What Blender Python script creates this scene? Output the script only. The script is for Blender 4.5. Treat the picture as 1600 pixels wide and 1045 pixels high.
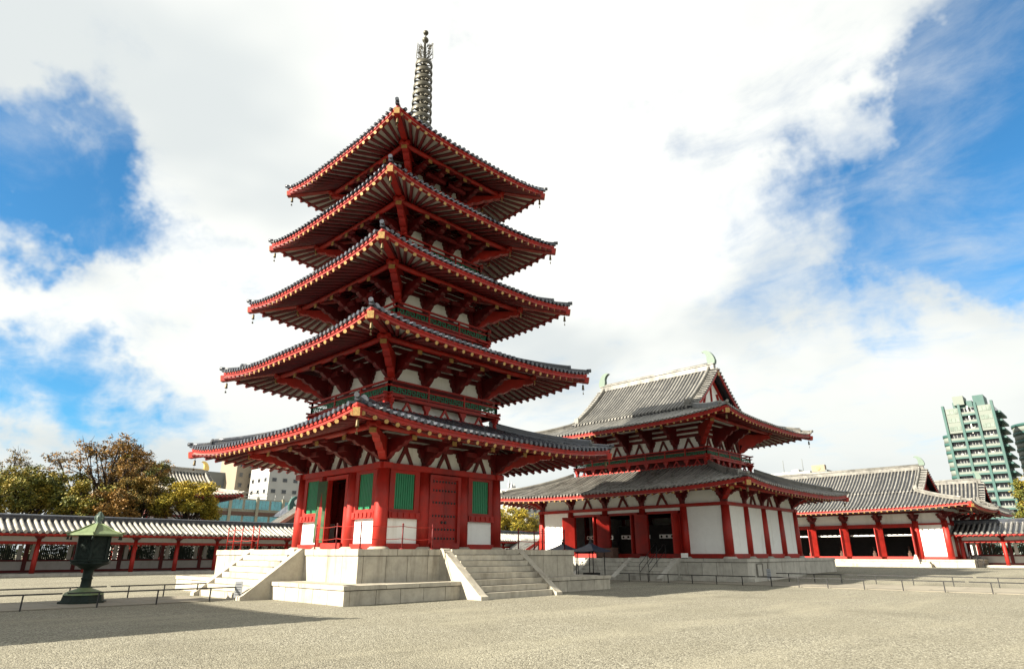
import bpy, math, random
from mathutils import Vector, Matrix
random.seed(7)
for _o in list(bpy.data.objects): bpy.data.objects.remove(_o)
scene = bpy.context.scene
COL = scene.collection
rad = math.radians

# ------------------------------------------------------------------ camera
# world: X = along the temple axis (pagoda -> main hall), Y = to the west corridor, Z up, metres
cam_d = bpy.data.cameras.new("camera"); cam = bpy.data.objects.new("camera", cam_d); COL.objects.link(cam)
cam_d.sensor_width = 36; cam_d.lens = 22.045; cam_d.clip_start = .1; cam_d.clip_end = 4000
YAW, PITCH = rad(43.924), rad(19.21)
Fw = Vector((math.cos(YAW)*math.cos(PITCH), math.sin(YAW)*math.cos(PITCH), math.sin(PITCH)))
cam.location = (-22.319, -30.522, 1.876)
cam.rotation_euler = Fw.to_track_quat('-Z', 'Y').to_euler()
scene.camera = cam
scene.render.resolution_x, scene.render.resolution_y = 1024, 668

# ------------------------------------------------------------------ sun and sky
SUN = Vector((-1, .35, .60)).normalized()          # towards the sun
sun_d = bpy.data.lights.new("sun", 'SUN'); sun = bpy.data.objects.new("sun", sun_d); COL.objects.link(sun)
sun_d.energy = 5.0; sun_d.angle = rad(.53); sun_d.color = (1, .91, .75)
sun.rotation_euler = SUN.to_track_quat('Z', 'Y').to_euler(); sun.location = (-60, 20, 60)

world = bpy.data.worlds.new("World"); scene.world = world; world.use_nodes = True
def nd(nt, typ, **k):
    n = nt.nodes.new(typ)
    for a, b in k.items(): setattr(n, a, b)
    return n
def L(nt, a, b): nt.links.new(a, b)
def M_(nt, op, a, b=None, c=None, clamp=False):
    n = nd(nt, 'ShaderNodeMath', operation=op, use_clamp=clamp)
    for i, v in enumerate((a, b, c)):
        if v is None: continue
        if hasattr(v, 'is_linked'): L(nt, v, n.inputs[i])
        else: n.inputs[i].default_value = v
    return n.outputs[0]
def mixc(nt, fac, a, b, mode='MIX'):
    n = nd(nt, 'ShaderNodeMix', data_type='RGBA', blend_type=mode)
    for s, v in ((n.inputs[0], fac), (n.inputs[6], a), (n.inputs[7], b)):
        if hasattr(v, 'is_linked'): L(nt, v, s)
        elif isinstance(v, (int, float)): s.default_value = v
        else: s.default_value = (*v[:3], 1)
    return n.outputs[2]
def smooth(nt, x, lo, hi, a=0, b=1):
    n = nd(nt, 'ShaderNodeMapRange', interpolation_type='SMOOTHSTEP')
    L(nt, x, n.inputs[0])
    for i, v in ((1, lo), (2, hi), (3, a), (4, b)): n.inputs[i].default_value = v
    return n.outputs[0]
def make_world():
    nt = world.node_tree; nt.nodes.clear()
    out = nd(nt, 'ShaderNodeOutputWorld'); bg = nd(nt, 'ShaderNodeBackground'); L(nt, bg.outputs[0], out.inputs[0])
    sky = nd(nt, 'ShaderNodeTexSky', sky_type='NISHITA', sun_disc=False)
    sky.sun_elevation = math.asin(SUN.z); sky.sun_rotation = math.atan2(SUN.x, SUN.y)
    sky.altitude = 0; sky.air_density = 1.0; sky.dust_density = .35; sky.ozone_density = 3.0
    bg.inputs[1].default_value = .05
    tc = nd(nt, 'ShaderNodeTexCoord'); D = tc.outputs['Generated']
    sep = nd(nt, 'ShaderNodeSeparateXYZ'); L(nt, D, sep.inputs[0])
    # cloud deck coordinates: direction projected on a layer overhead
    zz = M_(nt, 'ADD', M_(nt, 'MAXIMUM', sep.outputs[2], 0.0), .25)
    cv = nd(nt, 'ShaderNodeVectorMath', operation='DIVIDE'); L(nt, D, cv.inputs[0])
    cz = nd(nt, 'ShaderNodeCombineXYZ'); [L(nt, zz, cz.inputs[i]) for i in range(3)]
    L(nt, cz.outputs[0], cv.inputs[1])
    def noise(scale, det, rough, vec, dist=0, off=(0, 0, 0), st=(1, 1, 1), rot=(0, 0, 0)):
        mp = nd(nt, 'ShaderNodeMapping'); L(nt, vec, mp.inputs[0]); mp.inputs[1].default_value = off; mp.inputs[3].default_value = st; mp.inputs[2].default_value = rot
        n = nd(nt, 'ShaderNodeTexNoise'); L(nt, mp.outputs[0], n.inputs['Vector'])
        n.inputs['Scale'].default_value = scale; n.inputs['Detail'].default_value = det
        n.inputs['Roughness'].default_value = rough; n.inputs['Distortion'].default_value = dist
        return n.outputs[0]
    n1 = noise(1.9, 8, .58, cv.outputs[0], .3, (3.1, 1.7, .4))
    n2 = noise(6.0, 7, .62, cv.outputs[0], .4, (.3, 5.2, 2.0), (1, .7, 1), (0, 0, .9))
    n3 = noise(1.1, 4, .5, cv.outputs[0], .2, (8.0, 2.2, 1.0))
    wp = nd(nt, 'ShaderNodeTexNoise'); L(nt, D, wp.inputs['Vector']); wp.inputs['Scale'].default_value = 7; wp.inputs['Detail'].default_value = 5; wp.inputs['Roughness'].default_value = .6
    wv = nd(nt, 'ShaderNodeVectorMath', operation='MULTIPLY_ADD'); L(nt, wp.outputs[1], wv.inputs[0]); wv.inputs[1].default_value = (.30, .30, .30); wv.inputs[2].default_value = (-.15, -.15, -.15)
    DW = nd(nt, 'ShaderNodeVectorMath', operation='ADD'); L(nt, D, DW.inputs[0]); L(nt, wv.outputs[0], DW.inputs[1])
    DN = nd(nt, 'ShaderNodeVectorMath', operation='NORMALIZE'); L(nt, DW.outputs[0], DN.inputs[0])
    cov = M_(nt, 'ADD', M_(nt, 'MULTIPLY', n1, 1.15), M_(nt, 'MULTIPLY', n2, .95))
    cov = M_(nt, 'ADD', M_(nt, 'SUBTRACT', cov, 1.05), .52)
    # openings of blue sky (direction, angular radius in degrees, depth) between the cloud banks
    gap = None
    for (x, y, z, r, dep) in GAPS:
        d = Vector((x, y, z)).normalized()
        dp = nd(nt, 'ShaderNodeVectorMath', operation='DOT_PRODUCT'); L(nt, DN.outputs[0], dp.inputs[0]); dp.inputs[1].default_value = d
        g = smooth(nt, dp.outputs['Value'], math.cos(rad(r*1.35)), math.cos(rad(r*.1)), 0, dep)
        gap = g if gap is None else M_(nt, 'ADD', gap, g)
    cov = M_(nt, 'SUBTRACT', cov, M_(nt, 'MINIMUM', gap, .85))
    mask = smooth(nt, cov, -.46, .46)
    shade = smooth(nt, n3, .42, .66, 0, 1)
    hor = smooth(nt, sep.outputs[2], .0, .42, 1, 0)             # low clouds are seen from the side and greyer
    sunward = nd(nt, 'ShaderNodeVectorMath', operation='DOT_PRODUCT'); L(nt, D, sunward.inputs[0]); sunward.inputs[1].default_value = SUN
    ccol = mixc(nt, shade, (6.9, 6.9, 6.5), (4.7, 4.98, 4.98))
    ccol = mixc(nt, M_(nt, 'MULTIPLY', hor, .75), ccol, (4.4, 4.75, 4.7))
    skyc = mixc(nt, 1.0, sky.outputs[0], (SKY_TINT), 'MULTIPLY')
    col = mixc(nt, mask, skyc, ccol)
    L(nt, col, bg.inputs[0])
GAPS = [(.05,.892,.45,6.0,.40),(.01,.872,.49,3.5,.30),(.10,.895,.435,5.0,.30),(.16,.885,.437,3.6,.32),(.22,.882,.425,3.2,.26),(.082,.914,.397,3.5,.26),
        (.14,.969,.203,5.0,.44),(.225,.957,.182,4.0,.40),(.30,.94,.165,3,.26),(.09,.974,.208,3.5,.36),(.02,.97,.24,3,.3),
        (.890,.030,.455,8.5,.52),(.862,.11,.492,7,.22),(.845,-.005,.535,7,.36),(.868,.187,.461,5,.30),(.901,.102,.421,6.5,.32),(.925,.04,.378,5.5,.34),
        (.87,.09,.48,17,.24),(.85,.24,.47,9,.16),(.05,.90,.43,12,.14),
        (.679,.452,.579,4,.20),(.632,.345,.694,4,.08),(.719,.177,.672,5,.10),(.815,.005,.580,7,.26),(.904,.241,.354,4,.22),
        (.462,.546,.699,3,.18),(.31,.88,.37,3,.28),(.47,.81,.35,2.2,.2)]
SKY_TINT = (.42, .94, 1.12)
make_world()
scene.view_settings.view_transform = 'Standard'; scene.view_settings.look = 'None'
scene.view_settings.exposure = 1.75; scene.view_settings.gamma = 1; scene.view_settings.use_curve_mapping = False
scene.render.engine = 'CYCLES'
try: scene.cycles.max_bounces = 5; scene.cycles.diffuse_bounces = 2
except Exception: pass

# ------------------------------------------------------------------ materials
MAT = {}
def mat(name, col, rough=.6, var=.12, scale=3.0, bump=.0, bscale=40., metal=0, spec=.4, rnd=.0, dirt=None, dscale=.8, streak=False, coat=0, dlo=.5):
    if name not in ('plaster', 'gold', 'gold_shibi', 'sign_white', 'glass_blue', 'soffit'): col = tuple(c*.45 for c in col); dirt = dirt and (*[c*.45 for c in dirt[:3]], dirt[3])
    m = bpy.data.materials.new(name); m.use_nodes = True; nt = m.node_tree; b = nt.nodes['Principled BSDF']
    tc = nd(nt, 'ShaderNodeTexCoord'); geo = nd(nt, 'ShaderNodeNewGeometry'); P = geo.outputs['Position']
    n = nd(nt, 'ShaderNodeTexNoise'); n.inputs['Scale'].default_value = scale; n.inputs['Detail'].default_value = 4; n.inputs['Roughness'].default_value = .65
    L(nt, P, n.inputs['Vector'])
    lo = tuple(c*(1-var) for c in col); hi = tuple(min(1, c*(1+var)) for c in col)
    c = mixc(nt, smooth(nt, n.outputs[0], .3, .7), lo, hi)
    if dirt:
        mp = nd(nt, 'ShaderNodeMapping'); L(nt, P, mp.inputs[0])
        mp.inputs[3].default_value = (1, 1, .12) if streak else (1, 1, 1)
        n2 = nd(nt, 'ShaderNodeTexNoise'); n2.inputs['Scale'].default_value = dscale; n2.inputs['Detail'].default_value = 5; n2.inputs['Roughness'].default_value = .7
        L(nt, mp.outputs[0], n2.inputs['Vector'])
        c = mixc(nt, smooth(nt, n2.outputs[0], dlo, dlo+.24, 0, dirt[3]), c, dirt[:3])
    if rnd:
        oi = nd(nt, 'ShaderNodeObjectInfo')
        f = M_(nt, 'ADD', M_(nt, 'MULTIPLY', oi.outputs['Random'], 2*rnd), 1-rnd)
        cc = nd(nt, 'ShaderNodeCombineXYZ'); [L(nt, f, cc.inputs[i]) for i in range(3)]
        c = mixc(nt, 1.0, c, cc.outputs[0], 'MULTIPLY')
    L(nt, c, b.inputs['Base Color'])
    rr = smooth(nt, n.outputs[0], .2, .8, max(.05, rough-.12), min(1, rough+.12)); L(nt, rr, b.inputs['Roughness'])
    b.inputs['Metallic'].default_value = metal; b.inputs['Specular IOR Level'].default_value = spec
    b.inputs['Coat Weight'].default_value = coat
    if bump:
        n3 = nd(nt, 'ShaderNodeTexNoise'); n3.inputs['Scale'].default_value = bscale; n3.inputs['Detail'].default_value = 3
        L(nt, P, n3.inputs['Vector'])
        bp = nd(nt, 'ShaderNodeBump'); bp.inputs['Strength'].default_value = bump; bp.inputs['Distance'].default_value = .02
        L(nt, n3.outputs[0], bp.inputs['Height']); L(nt, bp.outputs[0], b.inputs['Normal'])
    MAT[name] = m
    return m
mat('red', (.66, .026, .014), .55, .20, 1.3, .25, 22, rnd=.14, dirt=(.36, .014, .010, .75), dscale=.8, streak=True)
mat('red_dark_shade', (.22, .008, .010), .55, .28, 1.7, .25, 22, rnd=.18)  # the red paint with eave shade put into its colour; also dark rope posts
mat('green', (.03, .40, .18), .5, .12, 3, .1, 30)
mat('green_door', (.035, .12, .03), .55, .45, 2.2, .3, 12, dirt=(.12, .17, .035, .7), dscale=1.6)
mat('fret_green', (.02, .42, .22), .5, .15, 4)
mat('plaster', (.78, .80, .79), .85, .03, 2, .1, 25, rnd=.02, dirt=(.50, .49, .45, .60), dscale=.9, streak=True)
mat('soffit', (.56, .51, .44), .8, .05, 2)
mat('gold', (.36, .23, .085), .45, .25, 14, metal=.25)
mat('tile', (.10, .115, .15), .27, .22, 1.4, .35, 18, rnd=.25, dirt=(.30, .29, .25, .6), dscale=1.3, spec=.55)
mat('tile_pale', (.60, .57, .50), .5, .25, 1.2, .4, 14, rnd=.22, dirt=(.16, .15, .15, .7), dscale=1.7, spec=.5)
mat('tile_grey', (.34, .33, .30), .33, .25, 1.2, .4, 14, rnd=.22, dirt=(.10, .10, .11, .7), dscale=1.7, spec=.5)
mat('tile_bed', (.03, .034, .045), .4, .25, 2, .3, 12)
mat('stone', (.86, .79, .645), .8, .14, 2.5, .4, 60, rnd=.11, dirt=(.34, .29, .22, .70), dscale=1.2, streak=True, dlo=.49)
mat('stone_grey', (.88, .85, .75), .82, .12, 2.5, .35, 60, rnd=.10, dirt=(.36, .33, .28, .70), dscale=1.2, streak=True, dlo=.49)
mat('joint', (.06, .052, .04), .9, .1)
mat('paving', (.44, .40, .315), .85, .08, 1.5, .3, 50, rnd=.06, dirt=(.34, .30, .24, .5), dscale=.7)
mat('patina', (.28, .37, .17), .6, .2, 3, .3, 15, dirt=(.10, .20, .12, .8), dscale=3.0)
mat('patina_pale', (.24, .34, .28), .6, .15, 4, .2, 15)
mat('bronze', (.034, .054, .047), .6, .3, 4, .3, 20, spec=.15)
mat('bronze_spire', (.15, .14, .105), .5, .25, 4, metal=.35)
mat('iron', (.012, .013, .016), .45, .2, 10, spec=.5)
mat('dark', (.012, .010, .010), .7, .2)
mat('interior', (.02, .013, .011), .8, .2)
mat('sign_white', (.75, .75, .72), .6, .03)
mat('blue_sheet', (.015, .03, .07), .5, .2)
mat('bark', (.07, .045, .035), .9, .3, 5, .5, 20)
mat('conc_white', (.74, .75, .74), .8, .05, .4, dirt=(.55, .55, .52, .5), dscale=.12)
mat('conc_grey', (.30, .33, .34), .8, .06, .3)
mat('conc_beige', (.50, .42, .32), .8, .05, .3)
mat('conc_cream', (.58, .55, .42), .8, .05, .3)
mat('brick_brown', (.22, .12, .09), .8, .1, .5)
mat('tower_green', (.05, .165, .15), .55, .08, .3)
mat('tower_cream', (.33, .38, .34), .7, .06, .4)
mat('glass_blue', (.10, .32, .38), .12, .2, .5, spec=.8)
mat('glass_dark', (.03, .035, .045), .12, .3, .6, spec=.8)
mat('bell_bronze', (.22, .16, .06), .5, .3, 14, metal=.3)
mat('plaster_shaded', (1.0, .98, .95), .85, .06, 2, .1, 25, rnd=.04, dirt=(.6, .58, .55, .6), dscale=.9, streak=True)  # white plaster with the corridor's shade put into its colour
mat('glass_pale', (.30, .38, .33), .3, .15, .5)
mat('sign_grey', (.55, .58, .62), .6, .03)
mat('window_dark', (.012, .10, .05), .7, .2, 3)
mat('gold_shibi', (.85, .58, .18), .35, .1, 3, metal=.5)
mat('salmon', (.75, .30, .20), .6, .1)

# ------------------------------------------------------------------ mesh helper
class MB:
    def __init__(s): s.v = []; s.f = []; s.m = []; s.sm = []
    def add(s, vs, fs, m=0, sm=False):
        o = len(s.v); s.v += [tuple(v) for v in vs]
        for f in fs: s.f.append(tuple(i+o for i in f)); s.m.append(m); s.sm.append(sm)
        return s
    def box(s, x0, x1, y0, y1, z0, z1, m=0):
        vs = [(x, y, z) for z in (z0, z1) for y in (y0, y1) for x in (x0, x1)]
        return s.add(vs, [(0, 2, 3, 1), (4, 5, 7, 6), (0, 1, 5, 4), (2, 6, 7, 3), (0, 4, 6, 2), (1, 3, 7, 5)], m)
    def bar(s, p, q, w, h, m=0, up=(0, 0, 1), mcap=None):
        p, q = Vector(p), Vector(q); d = (q-p).normalized(); up = Vector(up)
        if abs(d.dot(up)) > .98: up = Vector((1, 0, 0))
        r = d.cross(up).normalized(); u = r.cross(d)
        vs = [e + r*(a*w/2) + u*(b*h/2) for e in (p, q) for a, b in ((-1, -1), (1, -1), (1, 1), (-1, 1))]
        s.add(vs, [(0, 1, 5, 4), (1, 2, 6, 5), (2, 3, 7, 6), (3, 0, 4, 7), (3, 2, 1, 0)], m)
        o = len(s.v)-8; s.f.append((o+4, o+5, o+6, o+7)); s.m.append(m if mcap is None else mcap); s.sm.append(False)
        return s
    def tube(s, pts, r, n=8, m=0, caps=True, mcap=None, sm=True):
        pts = [Vector(p) for p in pts]; rs = r if isinstance(r, (list, tuple)) else [r]*len(pts)
        vs = []; ref = None
        for i, p in enumerate(pts):
            d = (pts[min(i+1, len(pts)-1)] - pts[max(i-1, 0)]).normalized()
            if ref is None: ref = Vector((0, 0, 1)) if abs(d.z) < .9 else Vector((1, 0, 0))
            a = d.cross(ref).normalized(); b = a.cross(d)
            vs += [p + (a*math.cos(t) + b*math.sin(t))*rs[i] for t in [2*math.pi*k/n for k in range(n)]]
        fs = [(i*n+k, i*n+(k+1) % n, (i+1)*n+(k+1) % n, (i+1)*n+k) for i in range(len(pts)-1) for k in range(n)]
        o = len(s.v); s.add(vs, fs, m, sm)
        if caps:
            s.f.append(tuple(o+k for k in range(n))[::-1]); s.m.append(m); s.sm.append(False)
            e = o+(len(pts)-1)*n; s.f.append(tuple(e+k for k in range(n))); s.m.append(m if mcap is None else mcap); s.sm.append(False)
        return s
    def lathe(s, prof, n=16, c=(0, 0), m=0, sm=True):
        vs = [(c[0]+r*math.cos(2*math.pi*k/n), c[1]+r*math.sin(2*math.pi*k/n), z) for r, z in prof for k in range(n)]
        return s.add(vs, [(i*n+k, i*n+(k+1) % n, (i+1)*n+(k+1) % n, (i+1)*n+k) for i in range(len(prof)-1) for k in range(n)], m, sm)
    def prism(s, poly, f, t, m=0):
        """poly: 2-D points; f(a, b, c) -> 3-D; extruded c from -t/2 to t/2 (poly may be concave: ngon)"""
        n = len(poly); vs = [f(a, b, c) for c in (-t/2, t/2) for a, b in poly]
        return s.add(vs, [tuple(range(n))[::-1], tuple(range(n, 2*n))] + [(i, (i+1) % n, n+(i+1) % n, n+i) for i in range(n)], m)
    def grid(s, fn, nu, nv, m=0, sm=True):
        vs = [fn(i/nu, j/nv) for j in range(nv+1) for i in range(nu+1)]; w = nu+1
        return s.add(vs, [(j*w+i, j*w+i+1, (j+1)*w+i+1, (j+1)*w+i) for j in range(nv) for i in range(nu)], m, sm)
    def sweep(s, pts, w, h, m=0, up=(0, 0, 1), off=0):
        """box section swept along pts, bottom at the path"""
        pts = [Vector(p) for p in pts]; vs = []
        for i, p in enumerate(pts):
            d = (pts[min(i+1, len(pts)-1)] - pts[max(i-1, 0)]); d = Vector((d.x, d.y, 0)).normalized()
            r = Vector((d.y, -d.x, 0))
            vs += [p + r*(a*w/2) + Vector((0, 0, b*h+off)) for a, b in ((-1, 0), (1, 0), (1, 1), (-1, 1))]
        fs = [(i*4+k, i*4+(k+1) % 4, i*4+4+(k+1) % 4, i*4+4+k) for i in range(len(pts)-1) for k in range(4)]
        e = (len(pts)-1)*4
        return s.add(vs, fs+[(3, 2, 1, 0), (e, e+1, e+2, e+3)], m)
    def mesh(s, name, mats):
        me = bpy.data.meshes.new(name); me.from_pydata(s.v, [], s.f)
        for k in ([mats] if isinstance(mats, str) else mats): me.materials.append(MAT[k])
        me.polygons.foreach_set('material_index', s.m); me.polygons.foreach_set('use_smooth', s.sm)
        me.update()
        return me
    def build(s, name, mats, parent=None, **k):
        return obj(name, s.mesh(name, mats), parent, **k)
def obj(name, me, parent=None, loc=None, rotz=None, label=None, cat=None, group=None, kind=None):
    o = bpy.data.objects.new(name, me); COL.objects.link(o)
    if parent is not None: o.parent = parent
    if loc is not None: o.location = loc
    if rotz is not None: o.rotation_euler = (0, 0, rotz)
    for key, v in (('label', label), ('category', cat), ('group', group), ('kind', kind)):
        if v: o[key] = v
    return o
def thing(name, label, cat, loc=(0, 0, 0), rotz=0, group=None):
    return obj(name, None, None, loc, rotz, label, cat, group)
def copy_tree(o, parent=None):
    c = o.copy(); COL.objects.link(c); c.parent = parent
    for ch in o.children: copy_tree(ch, c)
    return c
# the four sides of a building: (along, out, z) -> local xyz
def SP(k, al, out, z):
    return {'S': (-out, al, z), 'E': (al, -out, z), 'N': (out, al, z), 'W': (al, out, z)}[k]
def sbox(mb, k, a0, a1, o0, o1, z0, z1, m=0):
    p, q = SP(k, a0, o0, z0), SP(k, a1, o1, z1)
    return mb.box(min(p[0], q[0]), max(p[0], q[0]), min(p[1], q[1]), max(p[1], q[1]), z0, z1, m)

# ------------------------------------------------------------------ ground and paths
def ground_z(x):
    t = min(1, max(0, (x-13)/25)); return .42*t*t*(3-2*t)
def make_ground():
    m = bpy.data.materials.new('gravel'); m.use_nodes = True; nt = m.node_tree; b = nt.nodes['Principled BSDF']
    geo = nd(nt, 'ShaderNodeNewGeometry'); P = geo.outputs['Position']
    v = nd(nt, 'ShaderNodeTexVoronoi'); v.inputs['Scale'].default_value = 34; L(nt, P, v.inputs['Vector'])
    sepc = nd(nt, 'ShaderNodeSeparateColor'); L(nt, v.outputs['Color'], sepc.inputs[0])
    n = nd(nt, 'ShaderNodeTexNoise'); n.inputs['Scale'].default_value = .35; n.inputs['Detail'].default_value = 7; L(nt, P, n.inputs['Vector'])
    nn = nd(nt, 'ShaderNodeTexNoise'); nn.inputs['Scale'].default_value = 7; nn.inputs['Detail'].default_value = 3; L(nt, P, nn.inputs['Vector'])
    r = nd(nt, 'ShaderNodeValToRGB'); L(nt, sepc.outputs[0], r.inputs[0])
    e = r.color_ramp.elements; e[0].color = (0.045, 0.041, 0.033, 1); e[0].position = 0; e[1].color = (0.389, 0.374, 0.308, 1); e[1].position = 1
    for p, c in ((.2, (0.120, 0.112, 0.086)), (.5, (0.189, 0.178, 0.138)), (.8, (0.257, 0.246, 0.193))):
        k = e.new(p); k.color = (*c, 1)
    c = mixc(nt, smooth(nt, n.outputs[0], .3, .7, 0, .4), r.outputs[0], (0.171, 0.159, 0.117))
    c = mixc(nt, smooth(nt, nn.outputs[0], .52, .75, 0, .14), c, (.10, .092, .068))
    mpg = nd(nt, 'ShaderNodeMapping'); L(nt, P, mpg.inputs[0]); mpg.inputs[2].default_value = (0, 0, .5); mpg.inputs[3].default_value = (.10, .45, 1)
    ng = nd(nt, 'ShaderNodeTexNoise'); ng.inputs['Scale'].default_value = 1.0; ng.inputs['Detail'].default_value = 6; ng.inputs['Roughness'].default_value = .6; L(nt, mpg.outputs[0], ng.inputs['Vector'])
    c = mixc(nt, smooth(nt, ng.outputs[0], .48, .68, 0, .42), c, (0.286, 0.269, 0.203))
    ns = nd(nt, 'ShaderNodeTexNoise'); ns.inputs['Scale'].default_value = .16; ns.inputs['Detail'].default_value = 8; ns.inputs['Roughness'].default_value = .65; L(nt, P, ns.inputs['Vector'])
    c = mixc(nt, smooth(nt, ns.outputs[0], .52, .66, 0, .35), c, (.10, .093, .07))
    L(nt, c, b.inputs['Base Color']); b.inputs['Roughness'].default_value = .9; b.inputs['Specular IOR Level'].default_value = .2
    bp = nd(nt, 'ShaderNodeBump'); bp.inputs['Strength'].default_value = .9; bp.inputs['Distance'].default_value = .02; bp.invert = True
    L(nt, v.outputs['Distance'], bp.inputs['Height']); L(nt, bp.outputs[0], b.inputs['Normal'])
    MAT['gravel'] = m
    g = MB()
    xs = [-900, -120, -40, 0, 13] + [13+25*i/16 for i in range(1, 17)] + [60, 120, 300, 1500]
    vs = [(x, y, ground_z(x)) for x in xs for y in (-900, -60, 0, 60, 1200)]
    g.add(vs, [(i*5+j, i*5+5+j, i*5+6+j, i*5+1+j) for i in range(len(xs)-1) for j in range(4)], 0, True)
    g.build('ground', 'gravel', kind='structure')
def slab_path(name, x0, x1, y0, y1, nx, ny, zf):
    base = MB(); step = [x0+(x1-x0)*i/nx for i in range(nx+1)]
    base.add([(x, y, zf(x)+.004) for x in step for y in (y0, y1)], [(2*i, 2*i+2, 2*i+3, 2*i+1) for i in range(nx)])
    root = base.build(name, 'joint', kind='structure')
    for i in range(nx):
        for j in range(ny):
            a, b = step[i]+.006, step[i+1]-.006; c, d = y0+(y1-y0)*j/ny+.006, y0+(y1-y0)*(j+1)/ny-.006
            z0, z1 = zf(a), zf(b); h = .03+random.uniform(0, .006)
            mb = MB(); mb.add([(a, c, z0), (b, c, z1), (a, d, z0), (b, d, z1), (a, c, z0+h), (b, c, z1+h), (a, d, z0+h), (b, d, z1+h)],
                   [(4, 5, 7, 6), (0, 1, 5, 4), (2, 6, 7, 3), (0, 4, 6, 2), (1, 3, 7, 5)])
            mb.build('paving_slab', 'paving', root)
make_ground()
slab_path('axis_path', -26.0, -10.3, -2.1, 2.1, 14, 4, ground_z)
slab_path('cross_path', 17.2, 18.9, -40, 20, 2, 46, ground_z)
slab_path('east_path', 18.95, 21.4, -40, -11.3, 2, 22, ground_z)

# ------------------------------------------------------------------ roofs
def side_dims(k, hx, hy): return (hy, hx) if k in 'SN' else (hx, hy)     # (along, out)
class Roof:
    """hipped ring of roof: eave rectangle A, top rectangle B, concave section, upturned corners"""
    def __init__(s, A, B, zE, zT, lift=.4, c=.35, pw=3.2):
        s.A, s.B, s.zE, s.zT, s.lift, s.c, s.pw = A, B, zE, zT, lift, c, pw
    def half(s, k, t):
        aA, oA = side_dims(k, *s.A); aB, oB = side_dims(k, *s.B)
        return aA+(aB-aA)*t, oA+(oB-oA)*t
    def z(s, u, t): return s.zE+(s.zT-s.zE)*((1-s.c)*t+s.c*t*t)+s.lift*min(1, abs(u))**s.pw*(1-t)**1.6
    def pt(s, k, x, t, dz=0, dout=0):
        a, o = s.half(k, t); u = x/a if a > 1e-6 else 0
        return SP(k, x, o+dout, s.z(u, t)+dz)
    def tmax(s, k, x):
        a0, _ = s.half(k, 0); a1, _ = s.half(k, 1)
        return 1 if abs(x) <= a1 else max(0, (a0-abs(x))/(a0-a1))
def row_mesh(pts, r, mats, n=5, name='tile_row'):
    """half-round cover tiles laid along pts (eave first), disc at the eave end, joints every tile"""
    pts = [Vector(p) for p in pts]; d = (pts[-1]-pts[0]); h = Vector((d.x, d.y, 0)).normalized(); a = Vector((h.y, -h.x, 0))
    mb = MB(); vs = []
    for p in pts:
        vs += [p + a*(r*math.cos(math.pi*k/n)) + Vector((0, 0, r*1.15*math.sin(math.pi*k/n))) for k in range(n+1)]
    w = n+1
    mb.add(vs, [(i*w+k, i*w+k+1, i*w+w+k+1, i*w+w+k) for i in range(len(pts)-1) for k in range(n)], 0, True)
    e = pts[0]-h*.02; m = 8
    ring = [e + a*(r*1.12*math.cos(2*math.pi*k/m)) + Vector((0, 0, r*1.12*math.sin(2*math.pi*k/m))) for k in range(m)]
    ring2 = [v+h*.10 for v in ring]
    mb.add(ring+ring2, [tuple(range(m))]+[(k, (k+1) % m, m+(k+1) % m, m+k) for k in range(m)], 0)
    return mb
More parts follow.
